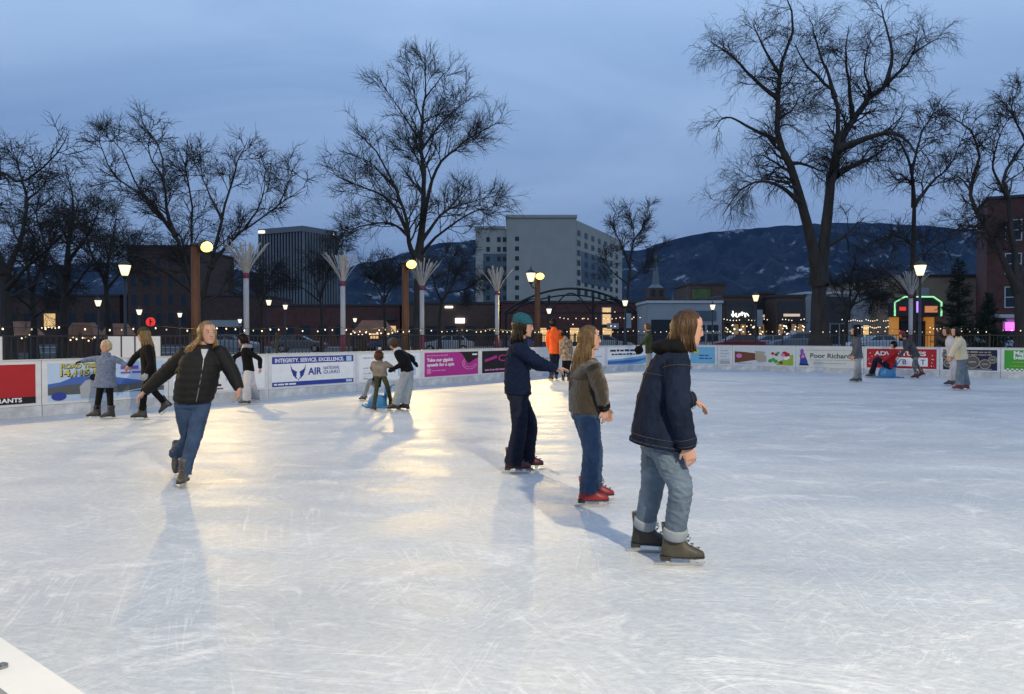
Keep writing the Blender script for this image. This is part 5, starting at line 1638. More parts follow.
# ------------------------------------------------------------------ evergreen
m_needle = mat('spruce_needles', (0.022, 0.040, 0.026), 0.8, 0.4, 3.0)
def evergreen(px, ytop, d, halfw_px, label, seed):
    rng = np.random.default_rng(seed)
    b = W(px, HZ, d); H = W(px, ytop, d).z
    root = empty('evergreen_tree', (b.x, b.y, -0.06), 0, label, 'tree')
    tp = np.array([[[0, 0, 0], [0.03, 0, H * .4], [0, .02, H * .8], [0, 0, H]]], float)
    v, q = tubes(tp, np.array([[.15, .11, .05, .012]]), 9)
    link('trunk', np_mesh('trunk', v, q), m_bark, root)
    P = []; Rr = []
    wmax = halfw_px * d / F
    for z in np.arange(0.55, H - .1, 0.17):
        t = z / H
        r = wmax * (1 - t) ** 0.8 * rng.uniform(.75, 1.1)
        for k in range(6):
            a = rng.uniform(0, 2 * np.pi); L = r * rng.uniform(.55, 1.15) + .08
            dr = np.array([math.cos(a), math.sin(a)])
            pts = [[dr[0] * L * s, dr[1] * L * s, z - .22 * L * s + .32 * L * s * s] for s in np.linspace(0, 1, 6)]
            P.append(pts); Rr.append(np.linspace(.022, .006, 6))
    P = np.array(P); Rr = np.array(Rr)
    v, q = tubes(P, Rr, 4)
    link('branches', np_mesh('branches', v, q), m_bark, root)
    # sprays, then needles as thin blades
    P2, R2 = spawn(rng, P, Rr, 2600, .12, (.5, 1.1), (.12, .42), 4, .5, .004, .12, -.03)
    v2, q2 = tubes(P2, R2, 3)
    n = 42000
    idx = rng.integers(0, len(P2), n); t = rng.uniform(0, 2.99, n); k = t.astype(int); f = (t - k)[:, None]
    p = P2[idx, k] * (1 - f) + P2[idx, k + 1] * f
    tan = P2[idx, k + 1] - P2[idx, k]; tan /= np.linalg.norm(tan, axis=1, keepdims=True) + 1e-9
    rv = rng.normal(size=(n, 3)); dirn = rv - tan * (rv * tan).sum(1, keepdims=True) * .4; dirn /= np.linalg.norm(dirn, axis=1, keepdims=True)
    dirn = dirn + tan * .8; dirn /= np.linalg.norm(dirn, axis=1, keepdims=True)
    sd = np.cross(dirn, tan); sd /= np.linalg.norm(sd, axis=1, keepdims=True) + 1e-9
    L = rng.uniform(.05, .10, n)[:, None]; wd = .007
    V = np.stack([p - sd * wd, p + sd * wd, p + dirn * L + sd * wd * .3, p + dirn * L - sd * wd * .3], axis=1).reshape(-1, 3)
    Q = np.arange(4 * n).reshape(-1, 4)
    o = link('foliage', np_mesh('foliage', np.vstack([v2, V]), np.vstack([q2, Q + len(v2)]), False), m_needle, root); o['kind'] = 'stuff'
evergreen(958, 256, 41, 27, 'dark evergreen standing before the tan theatre', 71)
evergreen(988, 292, 39, 22, 'smaller dark evergreen at the foot of the brick corner block', 72)
# ------------------------------------------------------------------ skaters
def fabric(name, col, var=0.18, scale=9, bump=0.35, bscale=140, sheen=0.0, rough=0.85):
    return mat('cloth_' + name, col, rough, var, scale, bump, bscale, spec=0.12, sheen=sheen)
m_skin = mat('skin', (0.42, 0.235, 0.17), 0.5, 0.08, 14, 0.08, 90, spec=0.4)
m_lips = mat('lips', (0.42, 0.16, 0.14), 0.45, 0.05, 30)
m_eye = mat('eye_dark', (0.03, 0.022, 0.02), 0.2, 0.0)
m_eyew = mat('eye_white', (0.24, 0.22, 0.20), 0.3, 0.0)
def hairm(name, col):
    return mat('hair_' + name, col, 0.45, 0.45, 40, 0.3, 160, stretch=(1, 1, 0.25), spec=0.2)
H_BLOND = hairm('blond', (0.165, 0.105, 0.048)); H_DKBL = hairm('dark_blond', (0.088, 0.053, 0.024)); H_BROWN = hairm('brown', (0.048, 0.027, 0.013))
H_BLACK = hairm('black', (0.007, 0.0055, 0.005)); H_PALE = hairm('pale_blond', (0.42, 0.33, 0.20))
DENIM_MID = fabric('denim_mid', (0.038, 0.066, 0.125), 0.30, 7, 0.4, 220)
DENIM_LIGHT = fabric('denim_light', (0.105, 0.145, 0.195), 0.35, 6, 0.4, 220)
DENIM_PALE = fabric('denim_pale', (0.25, 0.285, 0.32), 0.2, 7, 0.4, 220)
DENIM_DARK = fabric('denim_dark', (0.011, 0.014, 0.028), 0.3, 7, 0.4, 220)
DENIM_JKT = fabric('denim_jacket', (0.008, 0.014, 0.032), 0.4, 8, 0.5, 200)
BLACK = fabric('black', (0.006, 0.006, 0.007), 0.25)
BLACKP = mat('black_nylon', (0.0025, 0.0025, 0.0028), 0.75, 0.2, 8, 0.2, 60, spec=0.35)
NAVY = fabric('navy', (0.005, 0.0105, 0.031), 0.25)
BROWN = fabric('brown_fleece', (0.034, 0.025, 0.0145), 0.25, 20, 0.8, 300, 0.4)
DKBROWN = fabric('dark_brown_fleece', (0.008, 0.006, 0.0035), 0.25, 20, 0.8, 300, 0.4)
BLUGREY = fabric('blue_grey_wool', (0.12, 0.155, 0.245), 0.35, 25, 0.5, 200)
GREY = fabric('grey', (0.26, 0.27, 0.29), 0.18); LGREY = fabric('light_grey', (0.46, 0.46, 0.50), 0.12); DGREY = fabric('dark_grey', (0.05, 0.058, 0.068), 0.25)
TEAL = fabric('teal_knit', (0.018, 0.085, 0.115), 0.3, 60, 0.9, 150)
OLIVE = fabric('olive', (0.045, 0.050, 0.025), 0.25); GREENJ = fabric('green_jacket', (0.040, 0.050, 0.022), 0.25)
ORANGE = fabric('orange', (0.75, 0.11, 0.025), 0.12); REDJ = fabric('red', (0.33, 0.018, 0.025), 0.2); MAROON = fabric('maroon', (0.13, 0.02, 0.02), 0.3, 50, 0.7)
CREAM = fabric('cream_knit', (0.52, 0.48, 0.36), 0.12, 30, 0.7, 150); GBROWN = fabric('grey_brown', (0.20, 0.175, 0.145), 0.25)
PLAID = fabric('plaid', (0.22, 0.17, 0.13), 0.7, 14)
m_boot_blk = mat('skate_black', (0.016, 0.015, 0.015), 0.45, 0.25, 12, 0.15, 60)
m_boot_tan = mat('skate_olive', (0.045, 0.040, 0.028), 0.55, 0.35, 12, 0.2, 60)
m_boot_red = mat('skate_red', (0.20, 0.012, 0.015), 0.45, 0.2, 12, 0.1, 60)
m_boot_mar = mat('skate_maroon', (0.075, 0.008, 0.013), 0.45, 0.2, 12, 0.1, 60)
m_boot_gry = mat('skate_grey', (0.06, 0.055, 0.05), 0.5, 0.3, 12, 0.1, 60)
m_sole = mat('skate_sole', (0.02, 0.02, 0.021), 0.6, 0.2, 12)
m_steel = mat('blade_steel', (0.62, 0.62, 0.62), 0.25, 0.05, 20, metal=1.0)
m_lace = mat('laces', (0.10, 0.095, 0.085), 0.8, 0.2, 40)
m_blueseat = mat('blue_plastic', (0.035, 0.20, 0.46), 0.35, 0.08, 4)
m_zip = mat('zip_metal', (0.30, 0.30, 0.32), 0.35, 0.1, 30, metal=0.8)

def remeshed(mb, voxel, smooth=4, fac=0.5):
    o = bpy.data.objects.new('tmp', mb.mesh('tmp'))
    COL.objects.link(o)
    m = o.modifiers.new('r', 'REMESH'); m.mode = 'VOXEL'; m.voxel_size = voxel; m.use_smooth_shade = True
    if smooth:
        s = o.modifiers.new('s', 'SMOOTH'); s.factor = fac; s.iterations = smooth
    dg = bpy.context.evaluated_depsgraph_get()
    me = bpy.data.meshes.new_from_object(o.evaluated_get(dg))
    old = o.data
    bpy.data.objects.remove(o); bpy.data.meshes.remove(old)
    return me

def folds(me, amp, seed, fz=16.0, fxy=7.0):
    """creases of cloth: push vertices along normals by sharpened waves"""
    if amp <= 0 or len(me.vertices) == 0: return
    n = len(me.vertices)
    co = np.empty(n * 3, np.float32); me.vertices.foreach_get('co', co); co = co.reshape(-1, 3)
    no = np.empty(n * 3, np.float32); me.vertices.foreach_get('normal', no); no = no.reshape(-1, 3)
    rng = np.random.default_rng(seed)
    acc = np.zeros(n)
    for i in range(9):
        k = rng.normal(size=3) * np.array([fxy, fxy, fz]) * (rng.uniform(.5, 1.3) if i < 4 else rng.uniform(1.4, 2.6))
        warp = 2.2 * np.sin(co @ (rng.normal(size=3) * 9) + rng.uniform(0, 6)) + 1.2 * np.sin(co @ (rng.normal(size=3) * 17) + rng.uniform(0, 6))
        env = .5 + .5 * np.sin(co @ (rng.normal(size=3) * 7) + rng.uniform(0, 6))
        w = np.sin(co @ k + warp + rng.uniform(0, 6.28))
        acc += ((1 - np.abs(w)) ** 2 - .35) * env * (1.0 if i < 4 else .55)
    acc *= amp / 2.0
    co = co + no * acc[:, None].astype(np.float32)
    me.vertices.foreach_set('co', co.astype(np.float32).ravel()); me.update()

def ellipse_ring(c, a, b, n=20, e=2.5):
    out = []
    for i in range(n):
        q = 2 * math.pi * i / n
        ca, sa = math.cos(q), math.sin(q)
        out.append(c + a * (math.copysign(abs(ca) ** (2 / e), ca)) + b * (math.copysign(abs(sa) ** (2 / e), sa)))
    return out

def smooth_path(pts, rad, n=14):
    P = resample([tuple(p) for p in pts], n)
    t = np.linspace(0, len(rad) - 1, n)
    r = np.interp(t, np.arange(len(rad)), rad)
    return [Vector(p) for p in P], list(r)

def add_hand(mb, wrist, dirn, palmn, s, curl=0.35, fat=1.0):
    d = dirn.normalized(); pn = (palmn - d * palmn.dot(d)).normalized(); c = d.cross(pn).normalized()
    rings = []
    for t, w, h in ((-.015, .026, .020), (.01, .030, .018), (.04, .037, .016), (.075, .040, .014), (.09, .036, .011)):
        rings.append(ellipse_ring(wrist + d * (t * s), c * (w * s * fat), pn * (h * s * fat), 12))
    mb.loft(rings)
    for k, (off, L) in enumerate(((-.030, .066), (-.010, .078), (.010, .074), (.029, .058))):
        p = wrist + d * (.080 * s) + c * (off * s); a = curl * (.8 + .25 * k); pts = [p]; dd = d
        for seg, f in enumerate((.45, .32, .25)):
            dd = (dd * math.cos(a) + pn * math.sin(a)).normalized()
            p = p + dd * (L * f * s); pts.append(p)
            a = a * 1.0
        mb.tube(pts, [.0095 * s * fat, .009 * s * fat, .008 * s * fat, .0065 * s * fat], 8)
    p = wrist + d * (.02 * s) - c * (.026 * s)
    dd = (d * .72 - c * .62 + pn * .25).normalized()
    p2 = p + dd * (.042 * s); p3 = p2 + (dd * .6 + d * .6 + pn * .2).normalized() * (.032 * s)
    mb.tube([p, p2, p3], [.0125 * s * fat, .0105 * s * fat, .008 * s * fat], 8)

JKT = [(-.13, .180, .132), (.06, .180, .128), (.28, .165, .120), (.52, .180, .124), (.72, .196, .124), (.86, .182, .108), (.95, .118, .086), (1.01, .078, .074), (1.08, .070, .072)]
FITTED = [(-.10, .172, .125), (.06, .172, .122), (.28, .146, .105), (.52, .165, .115), (.72, .180, .116), (.86, .168, .100), (.95, .110, .080), (1.01, .070, .068), (1.04, .062, .064)]

def person(label, d, J, S, group=None):
    near = S.get('near', 0)
    vox = 0.0065 if near else 0.013
    h = S.get('h', 1.68); s = h / 1.70
    def C(p):
        return W(p[0], p[1], d + (p[2] if len(p) > 2 else 0.0))
    yaw = R(J['yaw']); f0 = Vector((math.cos(yaw), math.sin(yaw), 0)); l0 = Vector((-f0.y, f0.x, 0))
    pel, nk, hd = C(J['pelvis']), C(J['neck']), C(J['head'])
    up = (nk - pel); SL_ = up.length; up.normalize()
    fw = l0.cross(up).normalized()
    org = Vector((pel.x, pel.y, 0))
    root = empty('person', org, 0, label, 'person', group)
    def bld(mb, name, m, smooth=True, parent=None):
        return mb.build(name, m, parent or root, smooth, origin=org)
    def lnk(me, name, m, parent=None):
        me.transform(Matrix.Translation(-org))
        return link(name, me, m, parent or root)
    # spine with a bend
    bend = J.get('bend', 0.0)
    def spine(t):
        return pel + up * (SL_ * t) + fw * (-bend * math.sin(math.pi * max(0, min(1, t))))
    sho = {}
    for sd, sg in (('L', 1), ('R', -1)):
        sh = J.get('sh' + sd)
        sho[sd] = C(sh) if sh else spine(.86) + l0 * (sg * .165 * s * S.get('shw', 1.0))
    bulk = S.get('bulk', 1.0)
    arms = {}
    for sd in 'LR':
        e, w = C(J['arm' + sd][0]), C(J['arm' + sd][1])
        arms[sd] = (sho[sd], e, w)
    # feet
    feet = {}
    for sd in 'LR':
        kn, ft = J['leg' + sd]
        if ft[0] == 'g':
            dist = F * EYE / (ft[2] - HZ)
            base = Vector(((ft[1] - 512) / F * dist, dist, 0.0)); pit = 0.0; fy = R(ft[3])
        else:
            a = C(ft[1:4]); fy = R(ft[4]); pit = R(ft[5]); base = None
        ff = Vector((math.cos(fy), math.sin(fy), 0)); fl = Vector((-ff.y, ff.x, 0)); fu = Vector((0, 0, 1))
        if pit:
            rt = Matrix.Rotation(pit, 3, fl); ff = rt @ ff; fu = rt @ fu
        if base is None:
            base = a - fu * (.17 * s)
        feet[sd] = (base, ff, fl, fu)
    hipj = {'L': pel + l0 * (.085 * s) - up * (.03 * s), 'R': pel - l0 * (.085 * s) - up * (.03 * s)}
    # head frame
    ly = R(J.get('look', J['yaw'])); lp = R(J.get('nod', 0)); roll = R(J.get('roll', 0))
    hf = Vector((math.cos(ly) * math.cos(lp), math.sin(ly) * math.cos(lp), -math.sin(lp)))
    hl = Vector((-math.sin(ly), math.cos(ly), 0)); hu = hf.cross(hl).normalized()
    if roll:
        rm = Matrix.Rotation(roll, 3, hf); hl = rm @ hl; hu = rm @ hu
    hs = s * S.get('headk', 1.0)
    def HP(a, b, c): return hd + hf * (a * hs) + hl * (b * hs) + hu * (c * hs)
    # ---------------- body
    body = MB()
    rings = []
    for z, w, dd, off in ((-.112, .026, .026, .060), (-.098, .046, .050, .036), (-.065, .058, .068, .020), (-.025, .066, .083, .006), (.018, .072, .092, -.003), (.052, .074, .095, -.008), (.083, .064, .084, -.008), (.104, .040, .056, -.006), (.113, .012, .016, -.004)):
        rings.append(ellipse_ring(HP(off, 0, z), hl * (w * hs), hf * (dd * hs), 18, 2.2))
    body.loft(rings)
    body.loft([ellipse_ring(HP(.090, 0, .018), hl * (.008 * hs), hf * (.008 * hs), 8), ellipse_ring(HP(.094, 0, -.010), hl * (.010 * hs), hf * (.010 * hs), 8),
               ellipse_ring(HP(.099, 0, -.028), hl * (.014 * hs), hf * (.013 * hs), 8), ellipse_ring(HP(.090, 0, -.038), hl * (.014 * hs), hf * (.012 * hs), 8)])
    for sg in (-1, 1):
        body.ball(HP(-.006, sg * .073, -.012), (.018 * hs, .010 * hs, .030 * hs), 8, 6)
    body.tube([spine(.90), nk + (hd - nk) * .35, HP(-.02, 0, -.06)], [.058 * s, .050 * s, .050 * s], 12)
    rings = [ellipse_ring(spine(t), l0 * (w * .80 * s), fw * (dd * .78 * s), 16) for t, w, dd in FITTED[1:8]]
    body.loft(rings)
    body.ball(spine(.0), (.14 * s, .10 * s, .10 * s), 12, 8)
    glv = S.get('gloves')
    for sd in 'LR':
        a, e, w = arms[sd]
        P, rr = smooth_path([a, a + (e - a) * .5, e, e + (w - e) * .5, w], [.048 * s, .044 * s, .038 * s, .035 * s, .026 * s], 12)
        body.tube(P, rr, 10)
        inward = (spine(.3) - w)
        pn = J.get('palm' + sd); pn = Vector(pn) if pn else inward
        hdir = J.get('hand' + sd); hdir = Vector(hdir) if hdir else (w - e)
        if glv and (glv[1] == 'both' or glv[1] == sd):
            hmb = MB(); add_hand(hmb, w, hdir, pn, s, J.get('curl', .4), 1.35)
            lnk(remeshed(hmb, vox, 2), 'glove', glv[0])
        else:
            add_hand(body, w, hdir, pn, s, J.get('curl', .4), 1.0 if near else 1.15)
        b0, ff, fl, fu = feet[sd]
        ank = b0 + fu * (.17 * s); kn = C(J['leg' + sd][0])
        P, rr = smooth_path([hipj[sd], hipj[sd] + (kn - hipj[sd]) * .5, kn, kn + (ank - kn) * .5, ank], [.075 * s, .068 * s, .050 * s, .048 * s, .036 * s], 12)
        body.tube(P, rr, 10)
        body.tube([ank, b0 + fu * (.09 * s) + ff * (.06 * s)], [.036 * s, .03 * s], 8)
    bo = lnk(remeshed(body, vox, 2), 'body', m_skin)
    if near or S.get('face'):
        for sg in (-1, 1):
            e = MB(); e.ball(HP(.079, sg * .031, .008), (.0075 * hs, .0125 * hs, .0085 * hs), 8, 6, Matrix((hf, hl, hu)).transposed()); eo = bld(e, 'eye', m_eyew)
            e = MB(); e.ball(HP(.0855, sg * .031, .008), .0055 * hs, 8, 6); bld(e, 'iris', m_eye, parent=None).parent = root
            b = MB(); b.tube([HP(.082, sg * .014, .026), HP(.085, sg * .030, .031), HP(.074, sg * .046, .026)], .0035 * hs, 5); bld(b, 'eyebrow', S.get('hairm', H_BROWN))
        m_ = MB(); m_.ball(HP(.086, 0, -.062), (.007 * hs, .021 * hs, .007 * hs), 10, 6, Matrix((hf, hl, hu)).transposed()); bld(m_, 'mouth', m_lips)
    # ---------------- trousers
    bag = S.get('bag', 1.0); hem = S.get('hem', .16)
    tr = MB()
    tr.loft([ellipse_ring(spine(t), l0 * (w * s * S.get('hipk', 1)), fw * (dd * s * S.get('hipk', 1)), 18) for t, w, dd in ((.20, .140, .105), (.08, .158, .118), (-.06, .165, .122), (-.14, .150, .112), (-.19, .10, .085))])
    for sd in 'LR':
        b0, ff, fl, fu = feet[sd]
        kn = C(J['leg' + sd][0]); ank = b0 + fu * (.17 * s)
        end = b0 + fu * (hem * s) if hem < .17 else ank + (kn - ank) * ((hem - .17) / .35)
        rr = S.get('legr', (.092, .085, .074, .070, .068))
        P, r2 = smooth_path([hipj[sd], hipj[sd] + (kn - hipj[sd]) * .5, kn, kn + (end - kn) * .55, end], [x * s * bag for x in rr], 14)
        tr.tube(P, r2, 14)
    me = remeshed(tr, vox * 1.25, 3)
    folds(me, S.get('fold', .006) * (1 if near else .8), int(d * 100), 46, 22)
    to = lnk(me, 'trousers', S['pants'])
    if S.get('cuffs'):
        for sd in 'LR':
            b0, ff, fl, fu = feet[sd]; kn = C(J['leg' + sd][0]); ank = b0 + fu * (.17 * s)
            end = ank + (kn - ank) * ((hem - .17) / .35); ax = (kn - end).normalized()
            c = MB(); r = S.get('legr')[4] * s * bag
            c.tube([end - ax * .012, end - ax * .002, end + ax * .050, end + ax * .062], [r * 1.02, r * 1.10, r * 1.12, r * 1.06], 18); bld(c, 'trouser_cuff', S['cuffs'])
    # ---------------- top
    prof = [(t if t > 0 else t * max(1.0, .5 * s / SL_), w, dd) for t, w, dd in S.get('prof', JKT)]
    top = MB()
    quilt = S.get('quilt', 0)
    def tor(t):
        ts = [p[0] for p in prof]
        return float(np.interp(t, ts, [p[1] for p in prof])), float(np.interp(t, ts, [p[2] for p in prof]))
    ts = list(np.linspace(prof[0][0], prof[-1][0], 40 if quilt else 22))
    rings = []
    for t in ts:
        w, dd = tor(t); k = bulk if t < .9 else 1 + (bulk - 1) * .4
        if quilt: k *= 1 + .035 * abs(math.sin(math.pi * (t - prof[0][0]) * SL_ / .075)) - .018
        rings.append(ellipse_ring(spine(t) + fw * (J.get('belly', 0) * math.sin(math.pi * max(0, min(1, t)))), l0 * (w * s * k), fw * (dd * s * k), 22))
    top.loft(rings)
    sr = S.get('sleeve', (.074, .066, .058, .054, .048))
    for sd in 'LR':
        a, e, w = arms[sd]
        stop = w - (w - e).normalized() * (.012 * s) + (w - e).normalized() * (S.get('cuffext', .01) * s)
        a2 = a - (e - a).normalized() * .02
        n = 26 if quilt else 14
        P, r2 = smooth_path([a2, a + (e - a) * .5, e, e + (stop - e) * .5, stop], [x * s * bulk for x in sr], n)
        if quilt: r2 = [r * (1 + .06 * abs(math.sin(math.pi * i * .5)) - .03) for i, r in enumerate(r2)]
        top.tube(P, r2, 14)
        top.ball(a, .070 * s * bulk, 12, 8)
    me = remeshed(top, vox * 1.25, 3 if not quilt else 1)
    folds(me, S.get('tfold', .006) * (1 if near else .8), int(d * 100) + 7, 30, 24)
    jo = lnk(me, S.get('topname', 'jacket'), S['top'])
    if S.get('yoke'):
        b = MB()
        b.loft([ellipse_ring(spine(t), l0 * (w * s * bulk * 1.05), fw * (dd * s * bulk * 1.06), 22) for t, w, dd in [(.62, *tor(.62)), (.72, *tor(.72)), (.86, *tor(.86)), (.95, *tor(.95)), (1.0, *tor(1.0))]])
        for sd in 'LR':
            a, e, w = arms[sd]
            b.tube([a - (e - a) * .05, a + (e - a) * .22], [sr[0] * s * bulk * 1.05, sr[1] * s * bulk * 1.07], 14)
        lnk(remeshed(b, vox * 1.25, 3), 'yoke', S['yoke'])
    if S.get('rib'):
        for sd in 'LR':
            a, e, w = arms[sd]; ax = (w - e).normalized()
            b = MB(); b.tube([w - ax * .05 * s, w - ax * .03 * s, w + ax * .012 * s], [sr[4] * s * bulk * 1.08, sr[4] * s * bulk * 1.1, sr[4] * s * .85], 14); bld(b, 'cuff', S['rib'])
    if S.get('hemline'):
        b = MB(); t0 = prof[0][0]; w, dd = tor(t0)
        b.loft([ellipse_ring(spine(t0 + q), l0 * (w * s * bulk * 1.02), fw * (dd * s * bulk * 1.02), 22) for q in (-.005, .04)]); bld(b, 'hem_band', S['hemline'])
    if S.get('stitch'):
        b = MB()
        for t in S['stitch_t']:
            w, dd = tor(t); rg_ = ellipse_ring(spine(t), l0 * (w * s * bulk + .004), fw * (dd * s * bulk + .004), 40)
            b.tube(rg_ + [rg_[0]], .0014, 4)
        for sd in 'LR':
            a, e, w = arms[sd]
            for (p_, q_, fr, rr_) in ((a, e, .12, sr[0]), (e, w, .80, sr[3] * .96), (e, w, .97, sr[4])):
                c_ = p_ + (q_ - p_) * fr; ax = (q_ - p_).normalized(); u_ = ax.cross(Vector((.3, 1, .2))).normalized(); v_ = ax.cross(u_)
                rg_ = ellipse_ring(c_, u_ * (rr_ * s * bulk + .006), v_ * (rr_ * s * bulk + .006), 24, 2.0)
                b.tube(rg_ + [rg_[0]], .0014, 4)
        w, dd = tor(.3)
        b.tube([spine(t) - fw * (tor(t)[1] * s * bulk + .004) for t in np.linspace(prof[0][0] + .02, .72, 14)], .0022, 4)
        bld(b, 'stitching', S['stitch'])
    if S.get('hood'):
        b = MB(); c = nk - f0 * (.055 * s) + Vector((0, 0, .01))
        b.ball(c, (.105 * s, .105 * s, .06 * s), 14, 8); b.ball(c + l0 * .06 * s + f0 * .04 * s, (.07 * s, .07 * s, .06 * s), 12, 8); b.ball(c - l0 * .06 * s + f0 * .04 * s, (.07 * s, .07 * s, .06 * s), 12, 8)
        me = remeshed(b, vox * 1.3, 3); folds(me, .008, 5, 14, 14); lnk(me, 'hood', S['hood'])
    if S.get('collar'):
        b = MB(); b.loft([ellipse_ring(nk + up * q, l0 * (w * s), fw * (w * 1.0 * s), 18) for q, w in ((-.05, .095), (.0, .083), (.045 * s, .078), (.05 * s, .070))]); bld(b, 'collar', S['collar'])
    if S.get('zip'):
        b = MB(); w0 = []
        for t in np.linspace(.0, .96, 12):
            w, dd = tor(t); w0.append(spine(t) + fw * (dd * s * bulk * (1.0 if t < .9 else 1.02) + .004))
        b.tube(w0, .005, 5); bld(b, 'zip', m_zip)
    if S.get('shirt'):
        b = MB(); nv = []
        for t, wd in ((1.02, .036), (.97, .030), (.92, .022), (.87, .012), (.83, .003)):
            w, dd = tor(t); c = spine(t) + fw * (dd * s * bulk * .97 + .006)
            nv.append([c + l0 * wd * s, c + l0 * wd * .5 * s + fw * .008, c - l0 * wd * .5 * s + fw * .008, c - l0 * wd * s, c - fw * .03])
        b.loft(nv); bld(b, 'shirt_front', S['shirt'])
    # ---------------- skates
    for sd in 'LR':
        bm = S.get('boot' + sd) or S.get('boot', m_boot_blk)
        b0, ff, fl, fu = feet[sd]
        def FP(a, b_, c): return b0 + ff * (a * s) + fl * (b_ * s) + fu * (c * s)
        b = MB(); rings = []
        for z, xa, xb, w in ((.062, -.082, .188, .040), (.072, -.086, .196, .044), (.095, -.084, .186, .045), (.112, -.080, .150, .043), (.140, -.076, .092, .040), (.185, -.074, .060, .040), (.24, -.080, .060, .046), (.275, -.084, .060, .048)):
            c = FP((xa + xb) / 2, 0, z); ring = []
            for i in range(20):
                q = 2 * math.pi * i / 20
                ca, sa = math.cos(q), math.sin(q)
                ww = w * (1.06 if ca > .1 else .90)
                ring.append(c + ff * (math.copysign(abs(ca) ** .8, ca) * (xb - xa) / 2 * s) + fl * (math.copysign(abs(sa) ** .8, sa) * ww * s))
            rings.append(ring)
        b.loft(rings)
        sk = bld(b, 'skate', bm)
        so = MB(); so.loft([[FP(x, y * 1.0, z) for x, y in ((-.088, -.034), (-.03, -.034), (.0, -.028), (.06, -.036), (.13, -.042), (.185, -.026), (.197, 0), (.185, .026), (.13, .042), (.06, .036), (.0, .028), (-.03, .034), (-.088, .034))] for z in (.052, .063)])
        so.loft([[FP(x, y, z) for x, y in ((-.088, -.032), (-.025, -.032), (-.025, .032), (-.088, .032))] for z in (.036, .0515)])
        bld(so, 'sole', m_sole, False, sk)
        bl = MB()
        bl.loft([[FP(x, y, z) for x, y in ((-.055, -.010), (-.03, -.010), (-.03, .010), (-.055, .010))] for z in (.018, .0355)])
        bl.loft([[FP(x, y, z) for x, y in ((.10, -.010), (.14, -.010), (.14, .010), (.10, .010))] for z in (.018, .0515)])
        prof_b = [(-.125, .004), (-.11, .0), (.165, .0), (.190, .008), (.200, .026), (.190, .030), (.172, .018), (-.12, .018)]
        bl.loft([[FP(x, -.0022, z) for x, z in prof_b], [FP(x, .0022, z) for x, z in prof_b]])
        bld(bl, 'blade', m_steel, False, sk)
        if near:
            lc = MB()
            for k in range(6):
                z = .115 + .022 * k; x = np.interp(z, [.095, .118, .145, .185, .24], [.185, .150, .100, .066, .060]) + .004
                lc.tube([FP(x - .01, -.022, z), FP(x + .004, 0, z + .006), FP(x - .01, .022, z)], .0035, 5)
            lc.tube([FP(.07, -.01, .20), FP(.10, -.03, .19), FP(.085, -.035, .165)], .003, 5); lc.tube([FP(.07, .01, .20), FP(.10, .03, .195), FP(.09, .04, .17)], .003, 5)
            bld(lc, 'laces', m_lace, True, sk)
    # ---------------- hair and hats
    hm = S.get('hairm'); rng = random.Random(int(d * 991) + 3)
    HA, HB, HC = .104, .084, .124
    if hm:
        b = MB(); seg, rg = 28, 18
        idx = {}; vs = []; fs = []
        lim = S.get('hairline', .40)
        for k in range(rg + 1):
            th = math.pi * k / rg * .80
            for i in range(seg):
                ph = 2 * math.pi * i / seg
                x, y, z = math.sin(th) * math.cos(ph), math.sin(th) * math.sin(ph), math.cos(th)
                kk = 1.02 + .02 * math.sin(i * 2.7 + k)
                vs.append(HP(x * HA * kk - .010, y * HB * kk, z * HC * kk + .004))
                idx[(k, i)] = (x, z)
        for k in range(rg):
            for i in range(seg):
                x, z = idx[(k, i)]
                if x > lim and z < .58: continue
                a, c = k * seg + i, k * seg + (i + 1) % seg
                fs.append((a, c, c + seg, a + seg))
        b.add(vs, fs)
        L = S.get('hairlen', .05); sweep = Vector(S.get('sweep', (0, 0, 0)))
        nl = int(S.get('locks', 150 if near else 70) * (1.9 if near else 1))
        spread = S.get('hairspread', 118)
        for q in range(nl):
            az = R(rng.uniform(-spread, spread)); pts = []
            ph0 = az * .55
            for el, kk in ((78, 1.02), (52, 1.035), (26, 1.05), (2, 1.05), (-20, 1.03)):
                a2 = ph0 + (az - ph0) * min(1, (90 - el) / 80)
                e = R(el)
                pts.append(HP(-math.cos(a2) * math.cos(e) * HA * kk - .010, math.sin(a2) * math.cos(e) * HB * kk, math.sin(e) * HC * kk))
            ln = L * rng.uniform(.75, 1.08)
            if abs(math.degrees(az)) > 95: ln *= S.get('frontlen', .85)
            p = pts[-1]; n = max(1, int(ln / .05)); dv = Vector((0, 0, -1)); sk_ = rng.uniform(.55, 1.15); wav = rng.uniform(0, 6)
            out = (pts[-1] - HP(-.01, 0, -.03)); out.z = 0
            for i in range(n):
                dv = (Vector((0, 0, -1)) + (sweep if math.degrees(az) < S.get('straight', 999) else Vector((0, 0, 0))) * ((1.0 if i > 0 else .5) * sk_) + hl * (.14 * math.sin(wav + i * 1.3)) + out * (1.2 if i < 2 else -.4) + Vector((rng.gauss(0, .11), rng.gauss(0, .11), rng.gauss(0, .05)))).normalized()
                p = p + dv * (ln / n); pts.append(p)
            m_ = len(pts)
            r0 = (rng.uniform(.004, .0085) if near else rng.uniform(.008, .014)) * hs
            b.tube(pts, [r0 * (.5 + .9 * math.sin(math.pi * (.15 + .80 * i / (m_ - 1)))) for i in range(m_)], 5)
        bld(b, 'hair', hm)
